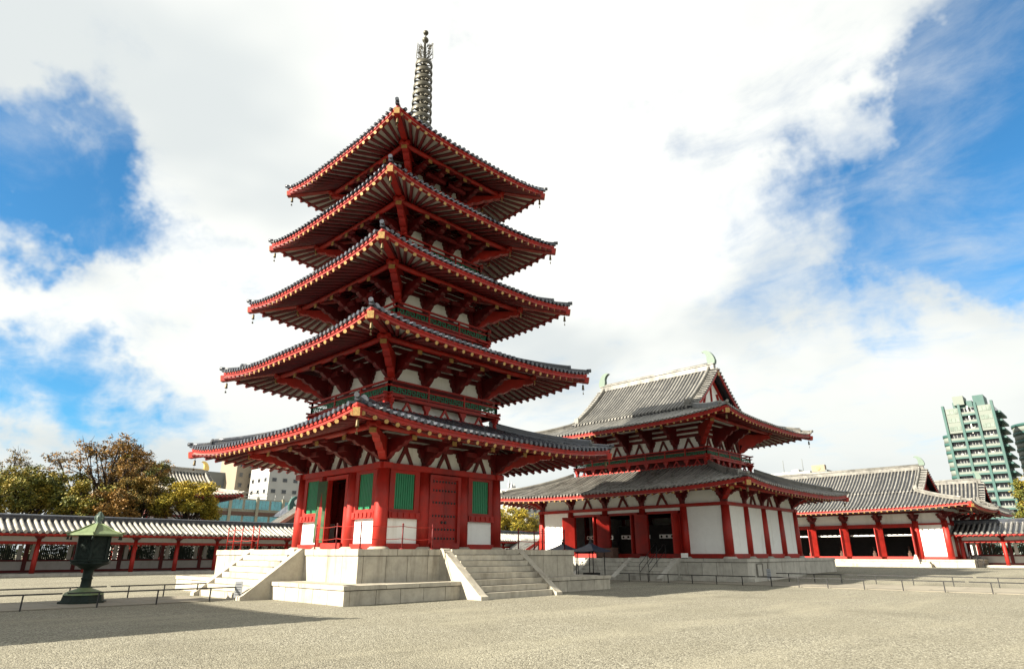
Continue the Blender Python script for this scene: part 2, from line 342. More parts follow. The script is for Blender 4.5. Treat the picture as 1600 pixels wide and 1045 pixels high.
def build_roof(parent, R, tile='tile', sp=.36, r=.095, rows='SE', hips=True, over=.14, bed='tile_bed', hip_w=.30, disc=True, thick=.14, nrow=5, back=True, cut=None):
    """tile bed + rows of cover tiles + hip ridges.  rows on the sides named in `rows` are single parts"""
    root = MB()
    for k in 'SENW':
        a0, _ = R.half(k, 0)
        nu = 16
        def top(u, v, k=k): x = (2*u-1); a, _ = R.half(k, v); return R.pt(k, x*a, v)
        def bot(u, v, k=k): x = (2*u-1); a, _ = R.half(k, v); return R.pt(k, x*a, v, -thick)
        root.grid(top, nu, 6); root.grid(bot, nu, 4)
        root.grid(lambda u, v, k=k: R.pt(k, (2*u-1)*R.half(k, 0)[0], 0, -thick*(1-v)), nu, 1)
    ro = root.build('roof', bed, parent)
    rest = MB(); nr = 0
    for k in 'SENW':
        a0, _ = R.half(k, 0); n = int(2*(a0-.12)/sp); 
        for i in range(n+1):
            x = -a0+.12+(2*a0-.24)*i/n; jz = random.uniform(-.012, .012); x += random.uniform(-.016, .016)
            tm = R.tmax(k, x)
            if tm < .03: continue
            if cut is not None: tm = min(tm, cut)
            pts = [R.pt(k, x, tm*j/nrow, .012+jz, over*(1-j/nrow) if j == 0 else 0) for j in range(nrow+1)]
            mb = row_mesh(pts, r, tile)
            if k in rows: mb.build('tile_row', tile, ro); nr += 1
            elif back: rest.add(mb.v, mb.f, 0, True)
    if rest.v: rest.build('tile_rows', tile, ro, kind='stuff')
    if hips:
        for kx, ky in ((-1, -1), (-1, 1), (1, -1), (1, 1)):
            def hp(t):
                hx = R.A[0]+(R.B[0]-R.A[0])*t; hy = R.A[1]+(R.B[1]-R.A[1])*t
                return Vector((kx*hx, ky*hy, R.z(1, t)))
            mb = MB(); path = [hp(.16+.84*j/8) for j in range(9)]
            mb.sweep(path, hip_w*.8, .24); mb.sweep([p+Vector((0, 0, .24)) for p in path], hip_w, .06)
            mb.tube([p+Vector((0, 0, .33)) for p in path], hip_w*.33, 8)
            low = [hp(-.02+.20*j/3) for j in range(4)]
            mb.sweep(low, hip_w*.7, .12); mb.tube([p+Vector((0, 0, .16)) for p in low], hip_w*.3, 8)
            h = mb.build('hip_ridge', 'tile' if tile == 'tile' else tile, ro)
            e = MB(); d = Vector((kx, ky, 0)).normalized(); s_ = Vector((d.y, -d.x, 0))
            for t0, sc in ((.155, .9),):
                c = hp(t0)
                poly = [(-.2, 0), (.2, 0), (.23, .25), (.12, .42), (0, .50), (-.12, .42), (-.23, .25)]
                e.prism([(a*sc, b*sc) for a, b in poly], lambda a, b, cc, c=c: c+s_*a+Vector((0, 0, b))+d*cc, .10)
            e.build('ridge_end_tile', tile, h)
            MB().tube([hp(-.02)+Vector((0, 0, .18))-d*.12, hp(-.02)+Vector((0, 0, .20))+d*.14], .11, 10).build('corner_tile', tile, h)
    return ro
def eave_line(R, k, n=24, out=0, dz=0, t=0):
    a, _ = R.half(k, t); return [R.pt(k, a*(2*i/n-1), t, dz, out) for i in range(n+1)]
def build_eaves(parent, R, wall, zW, sp=.6, rr=.085, drop=.16, parts='SE', purlin=None, fan=True, gold='gold', mred='red', lenpl=None):
    """fascia, rafters with gold end caps, pale boards above them, hip rafters, purlin. wall=(hx,hy)"""
    for k in 'SENW':
        a, o = R.half(k, 0); wa, wo = side_dims(k, *wall)
        # fascia board
        f = MB(); f.sweep(eave_line(R, k, 24, -.10, -drop-.17), .16, .17); f.sweep(eave_line(R, k, 24, -.02, -drop), .10, .10)
        f.build('eave_board', mred, parent)
        n = max(4, int(round(2*a/sp))); rest = MB(); bo = MB(); pv = None
        for i in range(n+1):
            x = -a+.28+(2*a-.56)*i/n; u = x/a
            zo = R.z(u, 0)-drop-.17-rr
            xi = max(-wa+.15, min(wa-.15, x)) if fan else x
            oi = wo-.05
            if not fan and abs(x) > wa: oi = wo+(abs(x)-wa)*(o-wo)/(a-wa)
            s_in = (o-.0-oi)/(o-wo)
            zi = zo+(zW-rr-(R.zE-drop-.17-rr))*s_in-(R.lift*abs(u)**R.pw)*s_in
            p, q = SP(k, xi, oi, zi), SP(k, x, o+.03, zo)
            mb = MB().tube([p, q], rr, 7, 0, True, 1)
            if k in parts: mb.build('rafter', ['red_dark_shade', gold], parent)
            else: 
                off = len(rest.v); rest.v += mb.v; rest.f += [tuple(j+off for j in f_) for f_ in mb.f]; rest.m += mb.m; rest.sm += mb.sm
            e = (Vector(p)+Vector((0, 0, rr+.01)), Vector(q)+Vector((0, 0, rr+.01)))
            if pv is not None: bo.add([pv[0], e[0], e[1], pv[1]], [(0, 1, 2, 3)])
            pv = e
        if rest.v: rest.build('rafters', ['red_dark_shade', gold], parent, kind='stuff')
        bo.build('eave_soffit', 'soffit', parent)
    for kx, ky in ((-1, -1), (-1, 1), (1, -1), (1, 1)):
        zt = R.zE+R.lift-drop-.30
        p = Vector((kx*(wall[0]-.1), ky*(wall[1]-.1), zW-.12)); q = Vector((kx*(R.A[0]+.06), ky*(R.A[1]+.06), zt))
        h = MB().bar(p, q, .34, .36, 0).build('hip_rafter', mred, parent)
        d = (q-p).normalized()
        MB().bar(q-d*.02, q+d*.03, .30, .34).build('end_cap', gold, h)
        # wind bell
        b = MB(); c = q-d*.35+Vector((0, 0, -.2))
        b.tube([c, c-Vector((0, 0, .12))], .012, 5)
        z = c.z-.12
        b.lathe([(.0, z), (.045, z), (.062, z-.05), (.07, z-.24), (.09, z-.30), (.075, z-.30)], 10, (c.x, c.y))
        b.tube([(c.x, c.y, z-.3), (c.x, c.y, z-.5)], .01, 5); b.box(c.x-.05, c.x+.05, c.y-.004, c.y+.004, z-.6, z-.5)
        b.build('wind_bell', 'bell_bronze', parent)
    if purlin:
        pa, po, pz, pr = purlin     # half x, half y, z, radius
        for k in 'SENW':
            al, o = side_dims(k, pa, po); e = al+.35
            MB().tube([SP(k, -e, o, pz+.05), SP(k, -al*.6, o, pz), SP(k, al*.6, o, pz), SP(k, e, o, pz+.05)], pr, 10).build('purlin', mred, parent)
ARM = [(-.1, .0), (1, -.02), (1.06, -.10), (1.04, -.20), (.92, -.26), (.84, -.24), (.80, -.34), (.70, -.44), (.60, -.43), (.55, -.54), (.44, -.66), (.33, -.66), (.28, -.78), (.16, -.95), (.02, -1.0), (-.1, -1.0)]
def arm(parent, p, d, Ln, hgt, th, ztop, cap=True, mred='red_dark_shade', name='bracket_arm'):
    """cloud-shaped bracket arm from p outward along d"""
    d = Vector((d[0], d[1], 0)).normalized(); s_ = Vector((-d.y, d.x, 0)); p = Vector((p[0], p[1], 0))
    o = MB().prism([(a*Ln, b*hgt) for a, b in ARM], lambda a, b, c: p+d*a+s_*c+Vector((0, 0, ztop+b)), th).build(name, mred, parent)
    if cap:
        q = p+d*(Ln*1.07)
        MB().bar(Vector((q.x, q.y, ztop-.17)), Vector((q.x, q.y, ztop-.17))+d*.05, th*.9, .22).build('end_cap', 'gold', o)
        # tail rafter resting in the arm
    return o
LOBE = [(-.62, 1.0), (.62, 1.0), (.62, .80), (.50, .74), (.52, .62), (.44, .50), (.32, .46), (.30, .34), (.22, .22), (.20, 0), (-.20, 0), (-.22, .22), (-.30, .34), (-.32, .46), (-.44, .50), (-.52, .62), (-.50, .74), (-.62, .80)]
def lobe(parent, k, al, out, z0, h, w, th=.22, mred='red_dark_shade'):
    MB().prism([(a*w, b*h) for a, b in LOBE], lambda a, b, c: Vector(SP(k, al+a, out+c, z0+b)), th).build('wall_bracket', mred, parent)
def vstrut(parent, k, al, out, z0, h, w, th=.16, mred='red_dark_shade', lab='frog_leg_strut'):
    poly = [(-.1, 1), (.1, 1), (.16, .8), (.34, .45), (.5, .12), (.55, 0), (.38, 0), (.25, .25), (.08, .58), (0, .66), (-.08, .58), (-.25, .25), (-.38, 0), (-.55, 0), (-.5, .12), (-.34, .45), (-.16, .8)]
    MB().prism([(a*w, b*h) for a, b in poly], lambda a, b, c: Vector(SP(k, al+a, out+c, z0+b)), th).build(lab, mred, parent)
def fret_mesh(Ln, h, t=.034):
    """broken-key lattice panel, along = x, height = z, built round y=0"""
    mb = MB(); n = max(2, int(round(Ln/(h*1.75)))); u = Ln/n; y = .018
    def H(x0, x1, z): mb.box(x0-t/2, x1+t/2, -y, y, z-t/2, z+t/2)
    def V(x, z0, z1): mb.box(x-t/2, x+t/2, -y*.8, y*.8, z0-t/2, z1+t/2)
    for i in range(n):
        x = -Ln/2+i*u
        H(x, x+u*.62, h*.80); V(x+u*.62, h*.38, h*.80); H(x+u*.3, x+u*.62, h*.38); V(x+u*.3, h*.38, h*.62)
        H(x+u*.38, x+u, h*.17); V(x+u*.38, 0, h*.17); V(x+u*.84, h*.17, h*.62); H(x+u*.84, x+u, h*.62); V(x+u*.12, 0, h*.60); H(x+u*.0, x+u*.12, h*.60); V(x+u*.84, h*.8, h)
        H(x+u*.84, x+u, h*.88)
    return mb.mesh('fret_panel', 'fret_green')
def balcony(parent, hx, hy, z0, zr, bays, mred='red', under=.78):
    """z0 = floor, zr = rail top; railing with fret panels on four sides"""
    fl = MB(); 
    for k in 'SENW':
        a, o = side_dims(k, hx, hy); sbox(fl, k, -a-.25, a+.25, o-.9, o+.02, z0-.10, z0-.001*(k in 'SN'))
    fl.build('balcony_floor', mred, parent)
    H = zr-z0
    for k in 'SENW':
        a, o = side_dims(k, hx, hy)
        n = bays[0] if k in 'SN' else bays[1]
        dz = .0 if k in 'SN' else .012
        rl = obj('railing', None, parent)
        for zz, hh, ext in ((H, .10, .34), (H*.64, .07, .22), (H*.14, .09, .34)):
            b = MB(); sbox(b, k, -a-ext, a+ext, o-.045+dz, o+.045+dz, z0+zz-hh+dz, z0+zz+dz); b.build('rail', mred, rl)
        for i in range(n+1):
            x = -a+2*a*i/n; b = MB(); sbox(b, k, x-.05, x+.05, o-.05, o+.05, z0-.02, z0+H*.93); b.build('post', mred, rl)
        fm = fret_mesh(2*a/n-.1, H*.46)
        for i in range(n):
            x = -a+2*a*(i+.5)/n
            f = obj('fret_panel', fm, rl, SP(k, x, o, z0+H*.145)); f.rotation_euler = (0, 0, math.pi/2 if k in 'SN' else 0)
        # edge beam and struts below
        if under:
            b = MB(); sbox(b, k, -a-.3, a+.3, o-.06+dz, o+.06+dz, z0-.20+dz, z0-.105+dz); b.build('edge_beam', mred, parent)
            b = MB(); sbox(b, k, -a-.15, a+.15, o-.22+dz, o-.10+dz, z0-under+dz, z0-under+.10+dz); b.build('lower_beam', mred, parent)
            h = under-.30
            for i in range(n): vstrut(parent, k, -a+2*a*(i+.5)/n, o-.13, z0-under+.09, h, h*1.3, .10, mred)
            for i in range(n+1): lobe(parent, k, -a+2*a*i/n, o-.13, z0-under+.09, h+.02, .40, .2, mred)

# ------------------------------------------------------------------ stone platforms
def stone_course(parent, k, a, o, z0, z1, wid, mats, skip=None, th=.25, proud=0.0, name='stone_slab'):
    n = max(1, int(round(2*a/wid))); u = 2*a/n
    for i in range(n):
        x0, x1 = -a+i*u, -a+(i+1)*u
        if skip and x0 >= skip[0]-.05 and x1 <= skip[1]+.05: continue
        b = MB(); j = random.uniform(0, .005)
        sbox(b, k, x0+(.012 if i else 0), x1-(.012 if i < n-1 else 0), o-th, o+proud+j, z0+.006, z1-.006)
        b.build(name, mats, parent)
def platform(parent, hx, hy, z0, z1, cop, mats='stone', wid=1.25, zb=None, base=None, loc=(0, 0)):
    core = MB(); core.box(-hx+.05, hx-.05, -hy+.05, hy-.05, z0, z1-.03)
    c = core.build('platform', 'joint', parent)
    for k in 'SENW':
        a, o = side_dims(k, hx, hy); e = 0 if k in 'SN' else -.27
        stone_course(c, k, a+e, o, z0, z1-cop-.018, wid, mats)
        stone_course(c, k, a+e+.04, o, z1-cop, z1, wid*1.45, mats, proud=.045, th=.6, name='coping_stone')
    t = MB(); t.box(-hx+.5, hx-.5, -hy+.5, hy-.5, z1-.05, z1-.006); t.build('paved_floor', mats, c)
    return c
def stair(parent, k, c0, half, o_top, o_bot, z0, z1, n, mats='stone', cheeks=(-1, 1), cw=.42, walls=True):
    s = MB(); run = (o_bot-o_top)/n; rise = (z1-z0)/n
    sbox(s, k, c0-half+.05, c0+half-.05, o_top-.3, o_top+.05, z0, z1-.05); st = s.build('stair', 'joint', parent)
    for i in range(n):
        m = 3
        for j in range(m):
            b = MB(); a0 = c0-half+2*half*j/m; a1 = c0-half+2*half*(j+1)/m
            sbox(b, k, a0+.004, a1-.004, o_top-.2, o_bot-run*i-.0, z0+rise*i+(.020 if i else -.1), z0+rise*(i+1)); b.build('step', mats, st)
    for sgn in cheeks:
        al = c0+sgn*(half+cw/2)
        poly = [(o_top-.02, z0-.1), (o_bot+.25, z0-.1), (o_bot+.25, z0+.14), (o_bot+.12, z0+.20), (o_top+.12, z1+.03), (o_top-.02, z1+.03)]
        MB().prism(poly, lambda a, b, c, al=al: Vector(SP(k, al+c, a, b)), cw).build('stair_cheek', mats, st)
    return st

# ------------------------------------------------------------------ five-storey pagoda
LV = [(8.61, 7.53, 3.9), (7.79, 12.16, 3.3), (7.07, 16.65, 2.85), (6.49, 20.96, 2.45), (6.03, 25.12, 2.12)]
def make_pagoda():
    T = thing('pagoda', 'tall five-storey red pagoda with bronze ringed spire on a pale stone platform', 'pagoda')
    PZ = 2.05
    platform(T, 8.46, 8.46, 0, .72, .17, 'stone', 1.15)
    platform(T, 7.03, 7.03, .70, PZ, .27, 'stone', 1.15)
    for k in 'SENW': stair(T, k, 0, 2.25, 7.05, 9.55, 0, PZ, 8, 'stone')
    # ---- first storey
    cols = [-3.9, -1.36, 1.36, 3.9]
    colmb = MB().tube([(0, 0, PZ+.1), (0, 0, PZ+1.6), (0, 0, 4.5), (0, 0, 5.86)], [.345, .35, .335, .30], 18).mesh('column', 'red')
    plin = MB().lathe([(.0, PZ+.13), (.40, PZ+.13), (.47, PZ+.08), (.55, PZ+.01), (.55, PZ-.01)], 18).mesh('column_base', 'stone')
    for x in cols:
        for y in cols:
            if abs(x) < 3 and abs(y) < 3: continue
            c = obj('column', colmb, T, (x, y, 0)); obj('column_base', plin, c)
    core = MB(); core.box(-3.1, 3.1, -3.1, 3.1, 5.86, 6.05); core.build('ceiling', 'interior', T)
    ce = MB(); ce.tube([(0, 0, PZ), (0, 0, 5.86)], .45, 14); ce.build('centre_post', 'red_dark_shade', T)
    al = MB(); al.box(-1.5, 1.5, -1.5, 1.5, PZ, PZ+1.0); al.box(-1.3, 1.3, -1.3, 1.3, PZ+1.0, PZ+1.15); al.build('altar', 'interior', T)
    for k in 'SENW':
        W = 3.9
        b = MB(); sbox(b, k, -4.33, 4.33, W-.24, W+.31-.003*(k in 'SN'), 5.86+.002*(k in 'SN'), 6.15-.002*(k in 'SN')); b.build('tie_beam', 'red', T)
        b = MB(); sbox(b, k, -3.9, 3.9, W-.16, W+.20-.003*(k in 'SN'), PZ+.01, PZ+.28-.004*(k in 'SN')); b.build('ground_sill', 'red', T)
        for sg in (-1, 1):
            c = sg*2.63; hw = .93
            b = MB(); sbox(b, k, c-hw, c+hw, W-.03, W+.03, PZ+.28, 3.52); b.build('wall_panel', 'plaster', T)
            b = MB(); sbox(b, k, c-hw-.02, c+hw+.02, W-.1, W+.24, 3.50, 3.82)
            for j in range(5): 
                x = c-hw+.2+j*(2*hw-.4)/4; sbox(b, k, x-.09, x+.09, W+.235, W+.29, 3.56, 3.78)
            b.build('sill_beam', 'red', T)
            w = obj('window', None, T)
            b = MB(); iw = .62
            sbox(b, k, c-hw, c-iw, W-.06, W+.14, 3.82, 5.86); sbox(b, k, c+iw, c+hw, W-.06, W+.14, 3.82, 5.86)
            sbox(b, k, c-iw, c+iw, W-.06, W+.14, 5.70, 5.86); sbox(b, k, c-iw, c+iw, W-.06, W+.14, 3.82, 3.95); b.build('window_frame', 'red', w)
            b = MB(); sbox(b, k, c-iw, c+iw, W-.04, W-.01, 3.95, 5.70); b.build('window_back', 'window_dark', w)
            n = 9
            for j in range(n):
                x = c-iw+(j+.5)*2*iw/n; b = MB(); sbox(b, k, x-.053, x+.053, W+.0, W+.08, 3.95, 5.70); b.build('slat', 'green', w)
        # door bay
        d = obj('door', None, T)
        b = MB()
        for s_ in (-1, 1): sbox(b, k, s_*.98-.10, s_*.98+.10, W-.05, W+.22, PZ+.28, 5.80)
        sbox(b, k, -.88, .88, W-.05, W+.22, 5.62, 5.80); sbox(b, k, -.95, .95, W+.05, W+.34, PZ+.06, PZ+.32); b.build('door_frame', 'red', d)
        if k == 'S':
            for y0, y1, o1, m in ((.94, 1.66, .14, 'green_door'), (-.90, -.80, -1.15, 'red_dark_shade')):
                lf = MB(); zc = (PZ+.34+5.6)/2
                lf.bar(SP(k, y0, W+.20, zc), SP(k, y1, W+.20+o1, zc), .09, 5.6-PZ-.36); lf.build('door_leaf', m, d)
            b = MB(); sbox(b, k, -1.2, -.55, 1.8, 1.86, PZ, 4.9); b.build('inner_panel', 'plaster', d)
        else:
            b = MB(); sbox(b, k, -.88, -.008, W+.02, W+.10, PZ+.3, 5.62); lf = b.build('door_leaf', 'red', d)
            b = MB(); sbox(b, k, .008, .88, W+.02, W+.10, PZ+.3, 5.62); lf2 = b.build('door_leaf', 'red', d)
            if k == 'E':
                for row in (PZ+.55, 3.05, 3.72, 4.40, 5.02, 5.48):
                    for j in range(8):
                        x = -.74+j*1.48/7; mb = MB(); cc = Vector(SP(k, x, W+.10, row))
                        mb.tube([cc, cc+Vector((0, -.035, 0))], [.068, .04], 8); mb.build('stud', 'iron', d)
                for x in (-.12, .12):
                    mb = MB(); cc = Vector(SP(k, x, W+.10, 3.4)); mb.tube([cc, cc+Vector((0, -.05, 0))], [.085, .05], 10); mb.build('knob', 'iron', d)
    # ---- storeys
    for i, (R_, Zt, b_) in enumerate(LV):
        lift = .50; zE = Zt-lift+.20
        nb = LV[i+1][2] if i < 4 else .25
        last = i == 4
        R = Roof((R_+.08, R_+.08), (nb+.32, nb+.32) if not last else (.55, .55), zE, Zt+1.42 if not last else 28.6, lift, .30 if not last else .35)
        zEb = zE-.33; zW = zEb+.33*(R_-b_)
        build_roof(T, R, 'tile', .36, .095, 'SE' if i < 3 else '', thick=.12)
        po = b_+.47*(R_-b_); pz = zEb+.33*(R_-po)-.30
        build_eaves(T, R, (b_, b_), zW, .60, .10, .16, 'SE', (po, po, pz, .15))
        zt = 6.15 if i == 0 else LV[i-1][1]+3.0          # top of the tie beam below the brackets
        if i:
            pzv = LV[i-1][1]; bz, rz = pzv+2.12, pzv+2.95
            balcony(T, b_+.62, b_+.62, bz, rz, (3, 3))
            for k in 'SENW':
                w = MB(); sbox(w, k, -b_, b_, b_-.1, b_-.02, pzv+1.2, bz-.12); w.build('lower_panel', 'plaster', T); w = MB(); sbox(w, k, -b_, b_, b_-.1, b_-.02, bz-.12, zt-.18); w.build('wall_panel', 'red_dark_shade', T)
                w = MB(); sbox(w, k, -b_-.2, b_+.2, b_-.2, b_+.16-.003*(k in 'SN'), zt-.18, zt-.002*(k in 'SN')); w.build('tie_beam', 'red_dark_shade', T)
        fr = .92                                          # frieze height
        for k in 'SENW':
            w = MB(); sbox(w, k, -b_+.02, b_-.02, b_-.14, b_-.05, zt-.01, zW+.05); w.build('frieze_panel', 'plaster', T)
            bx = [-b_, -b_*.35, b_*.35, b_]
            nb_ = 4; z_ = zt+fr; dz = (zW-z_)/nb_
            for j in range(nb_):
                w = MB(); e = .002*(k in 'SN'); sbox(w, k, -b_-.12, b_+.12, b_-.2, b_+.10-e, z_+dz*j+e, z_+dz*j+dz*.60-e); w.build('frieze_beam', 'red_dark_shade', T)
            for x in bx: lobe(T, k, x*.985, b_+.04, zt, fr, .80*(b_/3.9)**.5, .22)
            if i == 0:
                for x in (-(b_*.675), 0, b_*.675): vstrut(T, k, x, b_, zt, fr, .95, .14)
            # bracket arms: one per column, projecting outward
            zt_arm = pz-.14
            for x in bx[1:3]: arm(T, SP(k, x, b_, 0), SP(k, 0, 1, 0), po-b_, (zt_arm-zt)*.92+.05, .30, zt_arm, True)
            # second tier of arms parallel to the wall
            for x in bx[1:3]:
                w = MB(); mid = b_+(po-b_)*.55; sbox(w, k, x-.85, x+.85, mid-.09, mid+.09, zt_arm-.50, zt_arm-.26); w.build('cross_arm', 'red_dark_shade', T)
                w = MB(); sbox(w, k, x-.6, x+.6, po-.1, po+.1, zt_arm-.12, zt_arm+.04); w.build('cross_arm', 'red_dark_shade', T)
        for kx, ky in ((-1, -1), (-1, 1), (1, -1), (1, 1)):
            arm(T, (kx*b_, ky*b_), (kx, ky), (po-b_)*1.42, (zt_arm-zt)*.95+.05, .36, zt_arm+.06, True, 'red')
            for dx, dy in ((kx, 0), (0, ky)):
                arm(T, (kx*b_, ky*b_), (dx, dy), (po-b_), (zt_arm-zt)*.9, .28, zt_arm, True)
        # inner core hides the sky through the storeys
        cb = MB(); cb.box(-b_+.15, b_-.15, -b_+.15, b_-.15, (6.05 if i == 0 else LV[i-1][1]+1.0), zW+.1); cb.build('core', 'interior', T)
    # ---- spire
    S = obj('spire', None, T)
    b = MB(); b.box(-.8, .8, -.8, .8, 28.45, 29.05); b.box(-.9, .9, -.9, .9, 29.05, 29.15)
    b.lathe([(.75, 29.15), (.72, 29.4), (.5, 29.65), (.2, 29.7)], 16); b.lathe([(.3, 29.65), (.62, 29.85), (.70, 29.95), (.25, 30.0)], 16)
    b.build('spire_base', 'bronze_spire', S)
    MB().tube([(0, 0, 28.5), (0, 0, 36), (0, 0, 39.0)], [.13, .10, .05], 10).build('spire_mast', 'bronze_spire', S)
    for j in range(9):
        z = 30.35+j*.69; r = .77-.02*j; rg = MB()
        rg.lathe([(r, z-.15), (r+.03, z), (r, z+.15), (r-.07, z+.15), (r-.07, z-.15), (r, z-.15)], 26)
        rg.lathe([(.24, z-.13), (.26, z), (.22, z+.13), (.1, z+.13)], 12)
        for q in range(8):
            a = math.pi*q/4; rg.bar((.2*math.cos(a), .2*math.sin(a), z), ((r-.03)*math.cos(a), (r-.03)*math.sin(a), z), .05, .09)
        for q in range(4):
            a = math.pi*q/2+.4; rg.lathe([(.0, z-.12), (.045, z-.16), (.06, z-.30), (.0, z-.30)], 6, (r*math.cos(a), r*math.sin(a)))
        rg.build('ring', 'bronze_spire', S)
    rnd = random.Random(3)
    for q in range(4):
        a = math.pi/4+q*math.pi/2; fl = MB(); ca, sa = math.cos(a), math.sin(a)
        for t in range(70):
            x0 = rnd.uniform(.05, .42); z0 = 36.0+rnd.uniform(0, 1.7); x1 = x0+rnd.uniform(.06, .22); z1 = z0+rnd.uniform(.15, .38)
            fl.bar((x0*ca, x0*sa, z0), (min(.64, x1)*ca, min(.64, x1)*sa, z1), .025, .03)
        fl.bar((.05*ca, .05*sa, 36), (.62*ca, .62*sa, 36.6), .03, .04); fl.bar((.62*ca, .62*sa, 36.6), (.55*ca, .55*sa, 38.0), .03, .04); fl.bar((.3*ca, .3*sa, 36.2), (.3*ca, .3*sa, 37.9), .03, .03)
        fl.build('flame_ornament', 'bronze_spire', S)
    for z, r in ((38.25, .24), (38.95, .20)):
        MB().lathe([(0, z-r)]+[(r*math.sin(math.pi*j/8), z-r*math.cos(math.pi*j/8)) for j in range(1, 8)]+[(0, z+r*1.2)], 14).build('ball', 'bronze_spire', S)
    return T
pagoda = make_pagoda()

# ------------------------------------------------------------------ gabled upper roof with fish-tail finials
def gable_roof(T, hx, hy, z0, z1, tile, sp, r, rows='W', along='Y', c=.22, mred='red', shibi=True, hb=1.5, shibi_mat='patina_pale', ridge_in=.0):
    """ridge along local Y; half span hx (in X), half length hy; z0 eave, z1 ridge"""
    def S(sg, y, t): return (sg*hx*(1-t), y, z0+(z1-z0)*((1-c)*t+c*t*t))
    bed = MB()
    for sg in (-1, 1):
        bed.grid(lambda u, v, sg=sg: S(sg, hy*(2*u-1), v), 4, 8); bed.grid(lambda u, v, sg=sg: Vector(S(sg, hy*(2*u-1), v))-Vector((0, 0, .16)), 4, 8)
    for e in (-1, 1):
        for sg in (-1, 1): bed.grid(lambda u, v, sg=sg, e=e: Vector(S(sg, e*hy, v))-Vector((0, 0, .16*(1-u))), 1, 8)
    for sg in (-1, 1): bed.grid(lambda u, v, sg=sg: Vector(S(sg, hy*(2*u-1), 0))-Vector((0, 0, .16*(1-v))), 4, 1)
    ro = bed.build('upper_roof', 'tile_bed', T)
    rest = MB(); verge = .75
    n = int(2*(hy-verge)/sp)
    for sg in (-1, 1):
        for i in range(n+1):
            y = -(hy-verge)+2*(hy-verge)*i/n
            pts = [Vector(S(sg, y, j/6))+Vector((sg*.08*(j == 0), 0, .01)) for j in range(7)]
            mb = row_mesh(pts, r, tile)
            if sg < 0: mb.build('tile_row', tile, ro)
            else: rest.add(mb.v, mb.f, 0, True)
        for e in (-1, 1):      # short verge tiles running sideways
            m_ = int(math.hypot(hx, z1-z0)/sp)
            for j in range(m_):
                t = (j+.4)/m_; a_, b_ = Vector(S(sg, e*(hy+.06), t)), Vector(S(sg, e*(hy-verge+.12), t)); b_.z += .03
                mb = row_mesh([a_, (a_+b_)/2, b_], r, tile)
                if sg < 0 and e < 0: mb.build('verge_tile', tile, ro)
                else: rest.add(mb.v, mb.f, 0, True)
    rest.build('tile_rows', tile, ro, kind='stuff')
    # descending ridges, main ridge
    for sg in (-1, 1):
        for e in (-1, 1):
            mb = MB(); pth = [S(sg, e*(hy-verge), .06+.94*j/8) for j in range(9)]
            mb.sweep(pth, .26, .26); mb.tube([Vector(p)+Vector((0, 0, .32)) for p in pth], .11, 8)
            p0 = Vector(pth[0]); mb.box(p0.x-.1+sg*.08, p0.x+.1+sg*.08, p0.y-.2, p0.y+.2, p0.z-.02, p0.z+.52)
            mb.build('descending_ridge', tile, ro)
            fb = MB()
            fb.sweep([Vector(S(sg, e*(hy-.06), j/8))-Vector((0, 0, .44)) for j in range(9)], .12, .28); fb.build('barge_board', mred, ro)
    mb = MB(); mb.box(-.22, .22, -hy+.3, hy-.3, z1-.1, z1+.36); mb.box(-.28, .28, -hy+.3, hy-.3, z1+.36, z1+.43); mb.tube([(0, -hy+.3, z1+.5), (0, hy-.3, z1+.5)], .13, 8); mb.build('main_ridge', tile, ro)
    # gable walls
    for e in (-1, 1):
        y = e*(hy-1.0); g = MB()
        pl = [(S(-1, 0, j/8)[0], S(-1, 0, j/8)[2]-.2) for j in range(9)]+[(S(1, 0, j/8)[0], S(1, 0, j/8)[2]-.2) for j in range(7, -1, -1)]
        g.prism([(a*.97, b) for a, b in pl], lambda a, b, c_: Vector((a, y+c_, b)), .08); gw = g.build('gable_wall', 'plaster', T)
        f = MB(); yy = y+e*.10; f.bar((-hx*.8, yy, z0+.1), (hx*.8, yy, z0+.1), .12, .3); f.build('gable_beam', mred, gw)
        f = MB(); f.bar((0, yy, z0), (0, yy, z1-.3), .14, .14, up=(0, 1, 0)); f.build('king_post', mred, gw)
        for sg in (-1, 1):
            f = MB(); f.bar((sg*hx*.72, yy, z0+.1), (0, yy, z1-.55), .12, .3, up=(0, 1, 0)); f.build('gable_strut', mred, gw)
            f = MB(); f.bar((sg*hx*.38, yy, z0+.1), (sg*hx*.2, yy, z0+(z1-z0)*.5), .12, .22, up=(0, 1, 0)); f.build('gable_strut', mred, gw)
        f = MB(); f.box(-.16, .16, e*(hy+.0)-.04, e*(hy+.0)+.06, z1-.75, z1-.35); f.build('gable_boss', 'gold', gw)
    if shibi:
        for e in (-1, 1):
            poly = [(0, 0), (.75, 0), (.80, .35), (.68, .75), (.52, 1.05), (.30, 1.32), (.02, 1.50), (-.32, 1.56), (-.62, 1.44), (-.40, 1.34), (-.18, 1.14), (-.06, .85), (-.08, .5)]
            sc = hb/1.5
            MB().prism([(a*sc, b*sc) for a, b in poly], lambda a, b, c_, e=e: Vector((c_, e*(hy-.95*sc+a), z1+.42+b)), .42*sc).build('fish_tail_finial', shibi_mat, ro)
    return ro

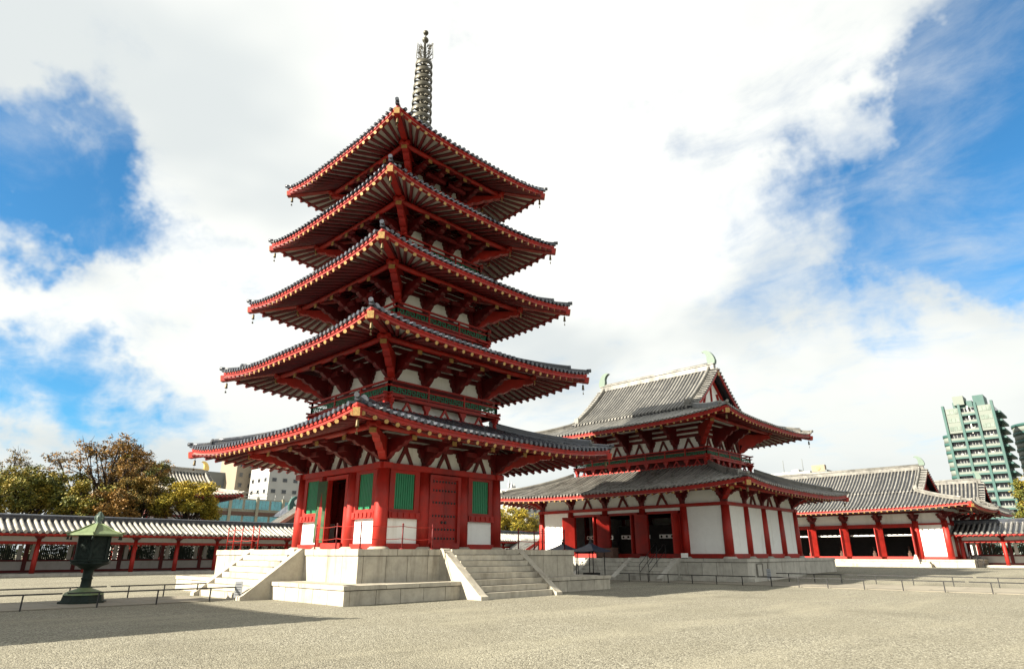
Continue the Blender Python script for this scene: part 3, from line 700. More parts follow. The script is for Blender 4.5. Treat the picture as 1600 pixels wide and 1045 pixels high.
# ------------------------------------------------------------------ main hall (two roofs, balcony)
def make_hall():
    cx = 29.0; gz = 0.0
    T = thing('main_hall', 'two-tiered red and white temple hall with green balcony fret, behind the pagoda', 'temple hall', (cx, 0, 0))
    hx, hy, PZ = 6.4, 8.85, 1.52
    platform(T, 8.5, 11.0, 0, PZ, .22, 'stone_grey', 1.1)
    ap = MB(); ap.box(-9.0, 9.0, -11.6, 11.6, -.2, .30); ap.build('base_course', 'stone_grey', T)
    fl = [(-5.6, -2.15), (-1.65, 1.65), (2.15, 5.6)]
    for a, b in fl: stair(T, 'S', (a+b)/2, (b-a)/2, 8.5, 10.9, .1, PZ, 5, 'stone_grey', cheeks=(-1, 1) if a < -3 else ((1,) if a > 0 else (1,)), cw=.45)
    ys = [-8.85, -5.5, -1.83, 1.83, 5.5, 8.85]; xs = [-6.4, -3.2, 0, 3.2, 6.4]
    colm = MB().tube([(0, 0, PZ+.1), (0, 0, 3.2), (0, 0, 5.25)], [.33, .33, .29], 16).mesh('column', 'red')
    plin = MB().lathe([(.0, PZ+.13), (.40, PZ+.13), (.52, PZ+.01), (.52, PZ-.02)], 16).mesh('column_base', 'stone_grey')
    for i, x in enumerate(xs):
        for j, y in enumerate(ys):
            if 0 < i < 4 and 0 < j < 5: continue
            c = obj('column', colm, T, (x, y, 0)); obj('column_base', plin, c)
    TT = 5.45
    for k in 'SENW':
        a, o = side_dims(k, hx, hy); st = ys if k in 'SN' else xs; e = .002*(k in 'SN')
        for z0, z1, d in ((TT-.24, TT, .26), (PZ+.01, PZ+.32, .2)):
            b = MB(); sbox(b, k, -a-.3, a+.3, o-d, o+d-e, z0+e, z1-e); b.build('tie_beam', 'red', T)
        for i in range(len(st)-1):
            y0, y1 = st[i]+.28, st[i+1]-.28
            if k == 'S' and i in (1, 2, 3):
                d = obj('door', None, T); b = MB()
                sbox(b, k, y0, y0+.16, o-.08, o+.16, PZ+.32, 4.95); sbox(b, k, y1-.16, y1, o-.08, o+.16, PZ+.32, 4.95); sbox(b, k, y0, y1, o-.08, o+.16, 4.80, 4.98)
                b.build('door_frame', 'red', d)
                b = MB(); sbox(b, k, y0, y1, o-.05, o+.05, 4.98, TT-.24); b.build('transom_panel', 'plaster', d)
                for p, q in (((y1-.16, .18), (y1+.45, 1.05)), ((y0+.16, .18), (y0+.10, 1.25))):   # leaves swung open
                    MB().bar(SP(k, p[0], o+p[1], 3.32), SP(k, q[0], o+q[1], 3.32), .08, 2.95).build('door_leaf', 'red', d)
                b = MB(); sbox(b, k, y0+.16, y1-.16, o-1.6, o-1.55, 3.0, 3.30); hb_ = b.build('hanging_banner', 'sign_white', d)
                for q in range(6):
                    yq = y0+.35+(y1-y0-.7)*q/5; MB().tube([SP(k, yq, o-1.55, 3.15), SP(k, yq, o-1.54, 3.15)], .10, 12).build('crest', 'dark', hb_)
            else:
                b = MB(); sbox(b, k, y0-.02, y1+.02, o-.06, o+.06, PZ+.32, TT-.24); b.build('wall_panel', 'plaster', T)
    b = MB(); b.box(-hx+.2, hx-.2, -hy+.2, hy-.2, PZ-.02, PZ+.02); b.build('floor', 'interior', T)
    b = MB(); b.box(-1.5, 2.5, -4, 4, PZ, 4.2); b.build('altar', 'dark', T)
    b = MB(); b.box(-hx+.1, hx-.1, -hy+.1, hy-.1, 5.25, 5.4); b.build('ceiling', 'interior', T)
    # lower roof
    R = Roof((hx+3.5, hy+3.5), (4.15, 6.85), 6.35, 8.5, .42, .30)
    build_roof(T, R, 'tile_grey', .34, .078, 'SE')
    zW = 6.02+.30*3.48
    build_eaves(T, R, (hx, hy), zW, .60, .08, .16, 'SE', (hx+1.2, hy+1.2, 6.02+.30*2.2-.25, .13))
    for k in 'SENW':
        a, o = side_dims(k, hx, hy); st = ys if k in 'SN' else xs
        b = MB(); sbox(b, k, -a, a, o-.1, o-.02, TT-.02, zW); b.build('frieze_panel', 'plaster', T)
        b = MB(); sbox(b, k, -a-.1, a+.1, o-.15, o+.1, TT+.92, TT+1.12); b.build('frieze_beam', 'red_dark_shade', T)
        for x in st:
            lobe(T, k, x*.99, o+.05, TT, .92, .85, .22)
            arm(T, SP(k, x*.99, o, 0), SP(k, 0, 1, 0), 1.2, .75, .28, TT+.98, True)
        for i in range(len(st)-1):
            if (k in 'SN' and i in (0, 4)) or (k in 'EW' and i in (0, 3)): continue
            vstrut(T, k, (st[i]+st[i+1])/2, o+.02, TT, .88, .95, .14)
    for kx, ky in ((-1, -1), (-1, 1), (1, -1), (1, 1)): arm(T, (kx*hx, ky*hy), (kx, ky), 1.7, .85, .34, TT+1.0, True, 'red')
    # balcony and upper storey
    balcony(T, 4.0, 6.65, 9.30, 10.02, (7, 4), 'red', .72)
    ux, uy = 3.35, 6.0; zt = 10.12
    c = MB(); c.box(-ux+.12, ux-.12, -uy+.12, uy-.12, 7.5, 12.9); c.build('core', 'interior', T)
    R2 = Roof((8.25, 10.7), (4.7, 6.1), 11.65, 13.15, .48, .2)
    zW2 = 11.32+.34*(8.2-ux); po = (ux+2.0, uy+2.0); pz = 11.32+.34*(8.2-po[0])-.28
    for k in 'SENW':
        a, o = side_dims(k, ux, uy); e = .002*(k in 'SN')
        b = MB(); sbox(b, k, -a, a, o-.1, o-.03, zt-.4, zW2); b.build('frieze_panel', 'plaster', T); b = MB(); sbox(b, k, -a, a, o-.1, o-.03, 8.3, zt-.4); b.build('wall_panel', 'red_dark_shade', T)
        b = MB(); sbox(b, k, -a-.2, a+.2, o-.16, o+.14-e, zt-.42+e, zt-e); b.build('tie_beam', 'red_dark_shade', T)
        n = 5 if k in 'SN' else 3; st = [-a+2*a*i/n for i in range(n+1)]
        for j in range(4):
            z = zt+.88+j*.42; b = MB(); sbox(b, k, -a-.12, a+.12, o-.15, o+.10-e, z+e, z+.24-e); b.build('frieze_beam', 'red_dark_shade', T)
        for x in st: lobe(T, k, x*.985, o+.04, zt, .86, .72, .2)
        for i in range(n): vstrut(T, k, (st[i]+st[i+1])/2, o+.02, zt, .84, .85, .13)
        for x in st[1:-1]: arm(T, SP(k, x, o, 0), SP(k, 0, 1, 0), 2.0, (pz-.14-zt)*.9, .28, pz-.14, True)
    for kx, ky in ((-1, -1), (-1, 1), (1, -1), (1, 1)):
        arm(T, (kx*ux, ky*uy), (kx, ky), 2.8, (pz-.1-zt)*.95, .34, pz-.08, True, 'red')
    build_roof(T, R2, 'tile_grey', .34, .078, 'SE')
    build_eaves(T, R2, (ux, uy), zW2, .60, .08, .16, 'SE', (po[0], po[1], pz, .14))
    b = MB(); b.box(-4.6, 4.6, -5.9, 5.9, 12.8, 13.2); b.build('roof_deck', 'tile_bed', T)
    gable_roof(T, 5.0, 6.5, 13.18, 17.45, 'tile_grey', .34, .09, hb=1.3)
    return T
make_hall()

# ------------------------------------------------------------------ lecture hall at the back
def make_lecture_hall():
    cx = 69.9; T = thing('lecture_hall', 'long single-storey red hall with grey tiled gable roof and open doorways, at right', 'temple hall', (cx, 0, 0))
    hx, hy, PZ = 4.9, 14.4, 1.22
    platform(T, 7.3, 16.8, .3, PZ, .2, 'stone', 1.6)
    b = MB(); b.box(-8.4, -7.3, -13, 13, .3, .78); b.build('long_step', 'stone', T)
    b = MB(); b.box(-7.9, -7.3, -12.8, 12.8, .78, 1.0); b.build('long_step', 'stone', T)
    ys = [-14.4, -11.5, -7.67, -3.83, 0, 3.83, 7.67, 11.5, 14.4]; xs = [-4.9, -1.6, 1.6, 4.9]; TT = 5.5
    colm = MB().tube([(0, 0, PZ), (0, 0, 5.4)], [.36, .32], 14).mesh('column', 'red')
    for i, x in enumerate(xs):
        for j, y in enumerate(ys):
            if 0 < i < 3 and 0 < j < 8: continue
            obj('column', colm, T, (x, y, 0))
    for k in 'SENW':
        a, o = side_dims(k, hx, hy); st = ys if k in 'SN' else xs; e = .002*(k in 'SN')
        for z0, z1, d in ((TT-.55, TT-.35, .2), (PZ+.01, PZ+.3, .2)):
            b = MB(); sbox(b, k, -a-.3, a+.3, o-d, o+d-e, z0+e, z1-e); b.build('tie_beam', 'red', T)
        for i in range(len(st)-1):
            y0, y1 = st[i]+.3, st[i+1]-.3
            if k == 'S' and 0 < i < 7:
                d = obj('door', None, T)
                b = MB(); sbox(b, k, y0, y1, o-.05, o+.06, 4.72, TT-.55); b.build('transom', 'red', d)
                b = MB(); sbox(b, k, y0+.02, y1-.02, o-.03, o+.03, TT-.72, TT-.6); b.build('transom_strip', 'plaster', d)
                b = MB(); sbox(b, k, y0, y1, o-.62, o-.55, 3.82, 3.98); b.build('inner_lintel', 'plaster', d)
                for p, q in (((y1-.02, .2), (y1+.62, .95)), ((y0+.02, .2), (y0-.02, 1.2))):
                    MB().bar(SP(k, p[0], o+p[1], 3.1), SP(k, q[0], o+q[1], 3.1), .08, 3.2).build('door_leaf', 'red', d)
            else:
                b = MB(); sbox(b, k, y0-.04, y1+.04, o-.06, o+.06, PZ+.3, TT-.55); b.build('wall_panel', 'plaster', T)
        b = MB(); sbox(b, k, -a, a, o-.1, o-.02, TT-.4, 6.9); b.build('frieze_panel', 'plaster', T)
        b = MB(); sbox(b, k, -a-.2, a+.2, o-.15, o+.16, 6.28, 6.5); b.build('frieze_beam', 'red_dark_shade', T)
        for x in st:
            lobe(T, k, x*.995, o+.06, TT-.35, 1.0, .95, .26)
            arm(T, SP(k, x*.995, o, 0), SP(k, 0, 1, 0), 1.1, .7, .28, 6.3, False)
    b = MB(); b.box(-hx+.2, hx-.2, -hy+.2, hy-.2, PZ-.02, PZ+.02); b.build('floor', 'interior', T)
    b = MB(); b.box(-hx+.1, hx-.1, -hy+.1, hy-.1, 5.4, 5.5); b.build('ceiling', 'interior', T)
    for y in (-9.6, -5.75, -1.9, 1.9): MB().lathe([(.22, PZ), (.22, 1.9), (.12, 1.95), (.10, 2.5), (.16, 2.6), (0, 2.7)], 6, (-1.5, y), 0, False).build('altar_stand', 'brick_brown', T)
    MB().box(.6, 1.0, -hy+.3, hy-.3, PZ, 5.4).build('inner_panel', 'dark', T)  # dark slab added to black out the hall interior behind the doorways
    R = Roof((hx+3.5, hy+3.5), (4.6, 12.2), 6.78, 8.75, .40, .25)
    build_roof(T, R, 'tile_grey', .38, .09, 'S')
    build_eaves(T, R, (hx, hy), 6.46+.3*3.5, .62, .085, .16, 'S', (hx+1.2, hy+1.2, 6.46+.3*2.3-.27, .13))
    b = MB(); b.box(-4.5, 4.5, -12, 12, 8.4, 8.8); b.build('roof_deck', 'tile_bed', T)
    gable_roof(T, 4.7, 12.9, 8.80, 11.75, 'tile_grey', .38, .09, hb=1.15)
make_lecture_hall()

# ------------------------------------------------------------------ corridors
def corridor(label, name, loc, rotz, x0, n, bay, tile, bed='tile_bed', rows=True, first=0):
    """runs along local X from x0, open colonnade towards local -Y, walled at the back; ridge at y=+2"""
    T = thing(name, label, 'corridor', loc, rotz)
    x1 = x0+n*bay; D = 4.0; H = 3.05
    b = MB(); b.box(x0-.3, x1+.3, -.75, D+.75, 0, .24); b.build('stone_base', 'stone_grey', T)
    cm = MB().tube([(0, 0, .24), (0, 0, 1.2), (0, 0, H)], [.20, .20, .175], 12).mesh('column', 'red')
    for i in range(n+1): obj('column', cm, T, (x0+i*bay, 0, 0))
    for y in (0, D):
        b = MB(); b.box(x0-.2, x1+.2, y-.11, y+.11, 2.62, 2.84); b.build('tie_beam', 'red', T)
        b = MB(); b.box(x0-.2, x1+.2, y-.05, y+.05, 2.84, 3.25); b.build('frieze_panel', 'plaster_shaded', T)
        b = MB(); b.box(x0-.3, x1+.3, y-.12, y+.12, 3.25, 3.47); b.build('purlin', 'red', T)
    lb = MB(); lb.prism([(a*.6, v*.34) for a, v in LOBE], lambda a, v, c: Vector((a, c, 2.92+v)), .3); lm = lb.mesh('bracket', 'red_dark_shade')
    for i in range(n+1): obj('bracket', lm, T, (x0+i*bay, 0, 0))
    # back wall: plinth, lattice windows, posts
    pn = MB().box(-bay/2+.15, bay/2-.15, D-.05, D+.05, .45, 1.18).mesh('wall_panel', 'plaster_shaded')
    st = MB().box(-.17, .17, D-.06, D+.06, 1.32, 2.55).mesh('wall_strip', 'plaster_shaded')
    fr = MB(); fr.box(-bay/2, bay/2, D-.10, D+.10, 1.18, 1.32); fr.box(-bay/2, bay/2, D-.10, D+.10, .24, .45); frm = fr.mesh('wall_rail', 'red_dark_shade')
    po = MB().box(-.16, .16, D-.14, D+.14, .24, 3.0).mesh('wall_post', 'red_dark_shade')
    lt = MB()
    for j in range(15):
        x = -1.02+j*2.04/14; lt.box(x-.048, x+.048, D-.04, D+.04, 1.32, 2.55)
    for z in (1.32, 2.50): lt.box(-1.1, 1.1, D-.06, D+.06, z, z+.06)
    ltm = lt.mesh('lattice_window', 'bronze')
    dz = MB()
    for j in range(7):
        x = -1.5+j*.5; dz.box(x-.07, x+.07, D-.35, D-.15, 2.52, 2.66)
    dm = dz.mesh('beam_ends', 'soffit')
    for i in range(n):
        c = x0+(i+.5)*bay
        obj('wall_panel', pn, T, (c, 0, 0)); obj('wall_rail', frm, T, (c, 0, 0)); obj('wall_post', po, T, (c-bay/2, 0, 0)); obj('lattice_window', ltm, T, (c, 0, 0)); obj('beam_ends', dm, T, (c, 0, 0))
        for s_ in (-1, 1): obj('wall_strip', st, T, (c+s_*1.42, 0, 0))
    # cross beams
    cb = MB().box(-.1, .1, 0, D, 2.66, 2.82).mesh('cross_beam', 'red_dark_shade')
    for i in range(n+1): obj('cross_beam', cb, T, (x0+i*bay, 0, 0))
    # roof
    zE, zR, ov = 3.58, 4.72, 1.25
    def S(sg, t): return (2+sg*(2+ov)*(1-t), zE+(zR-zE)*(.85*t+.15*t*t))
    bd = MB()
    for sg in (-1, 1):
        for d in (0, -.10):
            bd.grid(lambda u, v, sg=sg, d=d: (x0-.8+(x1-x0+1.6)*u, S(sg, v)[0], S(sg, v)[1]+d), 2, 5)
        bd.grid(lambda u, v, sg=sg: (x0-.8+(x1-x0+1.6)*u, S(sg, 0)[0], S(sg, 0)[1]-.1*v), 2, 1)
    ro = bd.build('roof', bed, T)
    sp = .50; nr = int((x1-x0+1.2)/sp)
    pts = [Vector((0, S(-1, j/5)[0]-(.08 if j == 0 else 0), S(-1, j/5)[1]+.01)) for j in range(6)]
    rm = row_mesh(pts, .135, tile, 6).mesh('tile_row', tile)
    ptsb = [Vector((0, S(1, j/5)[0], S(1, j/5)[1]+.01)) for j in range(6)]; rb = row_mesh(ptsb, .135, tile, 5)
    rest = MB()
    for i in range(nr+1):
        x = x0-.6+i*sp; obj('tile_row', rm, ro, (x+random.uniform(-.018, .018), random.uniform(-.02, .02), random.uniform(-.012, .012)))
        rest.add([(v[0]+x, v[1], v[2]) for v in rb.v], rb.f, 0, True)
    rest.build('tile_rows', tile, ro, kind='stuff')
    mb = MB(); mb.box(x0-.8, x1+.8, 1.83, 2.17, zR-.1, zR+.22); mb.box(x0-.8, x1+.8, 1.78, 2.22, zR+.22, zR+.29); mb.tube([(x0-.8, 2, zR+.34), (x1+.8, 2, zR+.34)], .11, 8); mb.build('main_ridge', 'tile', ro)
    eb = MB(); eb.box(x0-.8, x1+.8, -ov+.03, -ov+.15, zE-.24, zE-.11); eb.build('eave_board', 'red', T)
    rf = MB().tube([(0, .1, 3.53), (0, -ov+.05, zE-.30)], .065, 7, 0, True, 1).mesh('rafter', ['red', 'red'])
    n2 = int((x1-x0+1.2)/.52)
    for i in range(n2+1): obj('rafter', rf, T, (x0-.6+i*.52, 0, 0))
    sf = MB(); sf.add([(x0-.8, .2, 3.64), (x1+.8, .2, 3.64), (x1+.8, -ov+.05, zE-.225), (x0-.8, -ov+.05, zE-.225)], [(0, 1, 2, 3)]); sf.build('eave_soffit', 'soffit', T)
    sf = MB(); sf.add([(x0-.8, .2, 3.70), (x1+.8, .2, 3.70), (x1+.8, 2, 4.5), (x0-.8, 2, 4.5)], [(0, 1, 2, 3)]); sf.add([(x0-.8, D+.2, 3.60), (x1+.8, D+.2, 3.60), (x1+.8, 2, 4.5), (x0-.8, 2, 4.5)], [(0, 1, 2, 3)]); sf.build('inner_ceiling', 'red_dark_shade', T)
    return T
corridor('long white-tiled roofed corridor on red columns running behind the bronze lantern', 'west_corridor', (0, 38.5, 0), 0, -24.8, 25, 3.8, 'tile_pale')
# north corridor leaves the lecture hall to the east (local X runs along -Y)
corridor('grey-tiled roofed corridor joining the lecture hall at the right edge', 'north_corridor', (67.0, -15.2, .38), -math.pi/2, 0, 7, 3.9, 'tile_grey')
# ------------------------------------------------------------------ middle gate (south, outside the frame; its shadow falls across the gravel)
def make_gate():
    T = thing('middle_gate', 'red temple gate south of the pagoda, its roof shadow crossing the gravel', 'gate', (-30.6, 0, 0))
    b = MB(); b.box(-4.2, 4.2, -6.4, 6.4, 0, .6); b.build('stone_base', 'stone', T)
    cm = MB().tube([(0, 0, .6), (0, 0, 7.2)], .34, 12).mesh('column', 'red')
    for x in (-2.6, 0, 2.6):
        for y in (-4.6, -1.6, 1.6, 4.6): obj('column', cm, T, (x, y, 0))
    for x in (-2.6, 2.6):
        b = MB(); b.box(x-.2, x+.2, -4.9, 4.9, 4.9, 5.3); b.box(x-.2, x+.2, -4.9, 4.9, 6.9, 7.2); b.build('tie_beam', 'red', T)
    b = MB(); b.box(-2.7, 2.7, -4.7, 4.7, 5.3, 7.7); b.build('upper_wall', 'plaster', T)
    for y in (-4.6, 4.6):
        b = MB(); b.box(-2.5, 2.5, y-.06, y+.06, .6, 5.0); b.build('wall_panel', 'plaster', T)
    R = Roof((5.7, 7.5), (.5, 3.6), 7.9, 10.6, .40, .3)
    build_roof(T, R, 'tile_grey', .5, .12, '')
    b = MB(); b.box(-.25, .25, -4.0, 4.0, 10.4, 10.9); b.build('main_ridge', 'tile', T)
make_gate()

# ------------------------------------------------------------------ bronze lantern
def make_lantern():
    T = thing('bronze_lantern', 'dark bronze hanging-eave lantern with pale green hexagonal roof on the axis path', 'lantern', (-14.75, .35, .03))
    def hexp(prof, rot=.2, n=6): 
        mb = MB(); mb.lathe(prof, n, (0, 0), 0, False)
        m = Matrix.Rotation(rot, 4, 'Z'); mb.v = [tuple(m @ Vector(v)) for v in mb.v]; return mb
    b = MB(); b.lathe([(0, 0), (.84, 0), (.84, .07), (.75, .08), (.70, .30), (0, .30)], 8, (0, 0), 0, False); b.build('base', 'bronze', T)
    b = MB(); b.lathe([(.72, .30), (.66, .38), (.45, .47), (.27, .53), (.24, .56)], 12); b.build('lotus_base', 'patina', T)
    b = MB(); b.lathe([(.22, .53), (.19, .62), (.18, .85), (.205, .88), (.205, .92), (.175, .95), (.185, 1.22), (.25, 1.28)], 16); b.build('shaft', 'bronze', T)
    b = MB(); b.lathe([(.26, 1.24), (.45, 1.36), (.68, 1.44), (.70, 1.50), (.66, 1.53), (0, 1.53)], 16); b.build('lotus_tray', 'bronze', T)
    hexp([(.0, 1.53), (.76, 1.53), (.78, 1.58), (.74, 1.60), (.0, 1.60)]).build('gallery', 'bronze', T)
    fb = hexp([(.57, 1.60), (.57, 2.50), (.0, 2.50)]).build('fire_box', 'bronze', T)
    for q in range(6):
        a = .2+q*math.pi/3; c, s_ = math.cos(a), math.sin(a)
        MB().bar((.59*c, .59*s_, 1.58), (.59*c, .59*s_, 2.52), .07, .07).build('corner_post', 'bronze', fb)
        a2 = a+math.pi/6; p = MB(); rr = .57*math.cos(math.pi/6)+.012; d = Vector((math.cos(a2), math.sin(a2), 0)); t = Vector((-d.y, d.x, 0))
        rn = random.Random(q)
        for j in range(24):
            c0 = d*rr+t*rn.uniform(-.25, .25)+Vector((0, 0, rn.uniform(1.72, 2.36))); an = rn.uniform(0, 3.14); v = t*math.cos(an)*.07+Vector((0, 0, math.sin(an)*.07))
            p.bar(c0-v, c0+v, .018, .018, up=d)
        p.bar(d*rr-t*.24+Vector((0, 0, 1.68)), d*rr+t*.24+Vector((0, 0, 1.68)), .03, .03); p.bar(d*rr-t*.24+Vector((0, 0, 2.42)), d*rr+t*.24+Vector((0, 0, 2.42)), .03, .03)
        p.build('openwork_panel', 'bronze', fb)
    rf = hexp([(.0, 2.50), (1.06, 2.50), (1.10, 2.53), (1.04, 2.585), (.70, 2.70), (.40, 2.86), (.18, 2.98), (.12, 3.0)], .2).build('lantern_roof', 'patina', T)
    for q in range(6):
        a = .2+q*math.pi/3; c, s_ = math.cos(a), math.sin(a)
        MB().tube([(.15*c, .15*s_, 3.0), (.40*c, .40*s_, 2.885), (.70*c, .70*s_, 2.725), (1.05*c, 1.05*s_, 2.60), (1.16*c, 1.16*s_, 2.63)], .03, 6).build('roof_rib', 'patina', rf)
        MB().lathe([(0, 2.50), (.03, 2.48), (.05, 2.36), (0, 2.36)], 8, (1.02*c, 1.02*s_)).build('bell', 'bronze', rf)
    f = MB(); f.lathe([(.10, 2.96), (.13, 3.0), (.08, 3.04), (.12, 3.08), (.10, 3.12), (.14, 3.2), (.10, 3.3), (.04, 3.38), (0, 3.43)], 10)
    for q in range(6):
        a = q*math.pi/3; c, s_ = math.cos(a), math.sin(a); f.bar((.12*c, .12*s_, 3.1), (.17*c, .17*s_, 3.26), .04, .03); f.bar((.17*c, .17*s_, 3.26), (.02*c, .02*s_, 3.46), .03, .03)
    f.build('jewel_finial', 'patina_pale', rf)
make_lantern()

# ------------------------------------------------------------------ low path rails
def rail(label, p, q, n, h=.52, group='low black rails along the paths', two=False):
    p, q = Vector(p), Vector(q); T = thing('path_rail', label, 'railing', p, 0, group); d = q-p
    MB().bar((0, 0, h), d+Vector((0, 0, h)), .055, .05).build('top_rail', 'iron', T)
    pm = MB().box(-.022, .022, -.022, .022, -.05, h-.02).mesh('rail_post', 'iron')
    for i in range(n): obj('rail_post', pm, T, d*((i+.5)/n))
gp = 'low black rails along the paths'
rail('near low black rail ending at the sign beside the pagoda south stair', (-15.9, -2.25, 0), (-9.85, -2.25, 0), 3)
rail('near low black rail in the shadow below the bronze lantern', (-20.6, -2.25, 0), (-16.05, -2.25, 0), 2)
rail('far low black rail passing behind the bronze lantern up to the pagoda stair', (-13.3, 2.35, 0), (-8.9, 2.35, 0), 3)
rail('far low black rail left of the bronze lantern', (-21.5, 2.35, 0), (-13.45, 2.35, 0), 3)
xr = 17.0
zr = ground_z(xr)
for a, b, lab in ((-3.2, -7.8, 'low black rail in front of the main hall stairs, nearest the pagoda'), (-7.95, -13.0, 'low black rail in front of the main hall corner'), (-13.15, -17.9, 'near low black rail just right of the main hall corner'), (-18.05, -23.6, 'near low black rail crossing the gravel at right, short of the gap'), (-23.75, -29, 'near low black rail running out of the right edge')):
    rail(lab, (xr, a, zr), (xr, b, zr), 3)
xr = 21.6; zr = ground_z(xr)
for a, b, lab in ((-12.4, -17.2, 'far low black rail beginning beside the main hall platform'), (-17.35, -23.2, 'far low black rail in front of the lecture hall, ending at the gap'), (-23.35, -29, 'far low black rail running out of the right edge')):
    rail(lab, (xr, a, zr), (xr, b, zr), 3)

# ------------------------------------------------------------------ little sign boards
def sign(label, loc, w, h, rz=0, tilt=0):
    T = thing('sign_board', label, 'sign', loc, rz)
    MB().box(-w/2, w/2, -.015, .015, .12, .12+h).build('board', 'sign_grey', T)
    for s_ in (-1, 1): MB().box(s_*w*.35-.012, s_*w*.35+.012, .016, .04, 0, .12+h*.6).build('stake', 'iron', T)
    b = MB()
    for j in range(5): b.box(-w*.36, w*.36*(1-.12*(j % 3)), -.019, -.016, .12+h*(.16+.16*j), .12+h*(.16+.16*j)+.02)
    b.build('text_lines', 'iron', T)
sign('white notice board at the foot of the pagoda south stair', (-9.75, -2.35, .0), .32, .62, -.75)
sign('small white notice board at the far rail by the pagoda stair', (-8.85, 2.45, .0), .32, .55, -.75)
sign('small white notice on the rail by the main hall corner', (20.9, -12.2, .17), .26, .62, -.75)

# ------------------------------------------------------------------ rope posts on the pagoda platform
def rope_run(pts, labels, mp='iron', mr='red', h=1.05, group='rope posts on the pagoda platform', sag=.05):
    for i, (p, lab) in enumerate(zip(pts, labels)):
        T = thing('rope_post', lab, 'post', p, 0, group)
        MB().tube([(0, 0, 0), (0, 0, h)], .032, 8).build('pole', mp, T)
        MB().lathe([(0, h+.05), (.04, h+.03), (.045, h), (.03, h-.03)], 8).build('pole_cap', mp, T)
        MB().lathe([(.11, 0), (.11, .02), (.03, .04)], 10).build('foot', mp, T)
        if i < len(pts)-1:
            q = Vector(pts[i+1])-Vector(p)
            for z in (h*.92, h*.42):
                MB().tube([Vector((0, 0, z))+q*t-Vector((0, 0, sag*4*t*(1-t))) for t in [k/6 for k in range(7)]], .014, 5).build('rope', mr, T)
Z = 2.05
rope_run([(-6.7, -2.9, Z), (-6.7, -4.7, Z), (-6.7, -6.6, Z), (-4.6, -6.7, Z), (-2.9, -6.7, Z)],
         ['dark rope post at the top right of the pagoda south stair', 'dark rope post between the south stair and the near platform corner', 'dark rope post at the near corner of the pagoda platform', 'dark rope post right of the near platform corner', 'red rope post on the near side of the pagoda east stair top'], 'red_dark_shade', 'red')
rope_run([(2.9, -6.7, Z), (4.8, -6.7, Z), (6.7, -6.7, Z), (6.7, -4.4, Z)], ['red rope post left of the last window on the pagoda east face', 'dark rope post before the right end of the pagoda platform', 'dark rope post at the right corner of the pagoda platform', 'dark rope post on the north edge of the pagoda platform'], 'red_dark_shade', 'red')
rope_run([(-6.7, 2.9, Z), (-6.7, 3.6, Z), (-6.7, 4.9, Z), (-6.7, 5.9, Z), (-6.7, 6.7, Z)], ['thick red rope post at the top left of the pagoda south stair', 'thin red rope post just left of the south stair top', 'red rope post in the middle of the left platform end', 'red rope post second from the left platform corner', 'red rope post at the far left platform corner'], 'red', 'red', 1.15)

# ------------------------------------------------------------------ incense canopies between the pagoda and the main hall
def canopy(label, loc, w, d, h):
    T = thing('incense_canopy', label, 'canopy', loc, 0, 'blue-roofed incense canopies')
    for x in (-w/2, w/2):
        for y in (-d/2, d/2): MB().tube([(x, y, 0), (x, y, h)], .035, 8).build('post', 'iron', T)
    R = Roof((w/2+.35, d/2+.35), (.06, .06), h, h+.55, .08, .35)
    b = MB()
    for k in 'SENW':
        b.grid(lambda u, v, k=k: R.pt(k, (2*u-1)*R.half(k, v)[0], v), 8, 5); b.grid(lambda u, v, k=k: R.pt(k, (2*u-1)*R.half(k, v)[0], v, -.05), 8, 5)
        b.grid(lambda u, v, k=k: R.pt(k, (2*u-1)*R.half(k, 0)[0], 0, -.05*v), 8, 1)
    r = b.build('canopy_roof', 'blue_sheet', T)
    MB().lathe([(.1, h+.5), (.12, h+.62), (.05, h+.7), (.09, h+.8), (0, h+.92)], 8).build('finial', 'iron', r)
    MB().box(-w*.32, w*.32, -d*.32, d*.32, .12, .62).build('incense_box', 'iron', T)
    for s_ in (-1, 1): MB().box(s_*w*.24-.05, s_*w*.24+.05, -d*.28, d*.28, 0, .12).build('box_foot', 'iron', T)
canopy('blue-roofed incense canopy on black posts, right of the pagoda platform', (14.6, -2.55, ground_z(14.6)), 1.3, 1.3, 1.98)
canopy('blue-roofed incense canopy half hidden behind the pagoda platform', (15.0, .25, ground_z(15)), 1.3, 1.3, 1.98)
# offertory box and handrail of the main hall
T = thing('offertory_box', 'brown wooden offertory box in front of the middle doorway of the main hall', 'box', (21.3, .9, 1.52))
MB().box(-.35, .35, -.75, .75, .06, .72).build('box_body', 'brick_brown', T)
for i in range(7): MB().box(-.36, .36, -.66+i*.22-.03, -.66+i*.22+.03, .72, .77).build('slat', 'brick_brown', T)
for s_ in (-1, 1): MB().box(-.38, .38, s_*.78-.04, s_*.78+.04, 0, .8).build('end_board', 'brick_brown', T)
T = thing('stair_handrail', 'thin steel handrail on the right flight of the main hall stair', 'handrail', (20.3, -4.9, 1.52))
for y in (0, .75):
    MB().tube([(.2, y, 0), (.2, y, .95), (0, y, 1.0), (-2.2, y, -.42), (-2.2, y, -1.45)], .022, 7).build('rail', 'iron', T)
    MB().tube([(.1, y, .5), (-2.2, y, -.9)], .018, 6).build('lower_rail', 'iron', T)
    MB().tube([(-1.1, y, -.7), (-1.1, y, .27)], .02, 6).build('post', 'iron', T)
T = thing('lamp_box', 'small white box on the main hall platform by the stair', 'box', (20.9, -6.2, 1.52))
MB().box(-.15, .15, -.2, .2, .05, .36).build('housing', 'sign_white', T); MB().box(-.12, .12, -.16, .16, 0, .05).build('foot', 'iron', T)
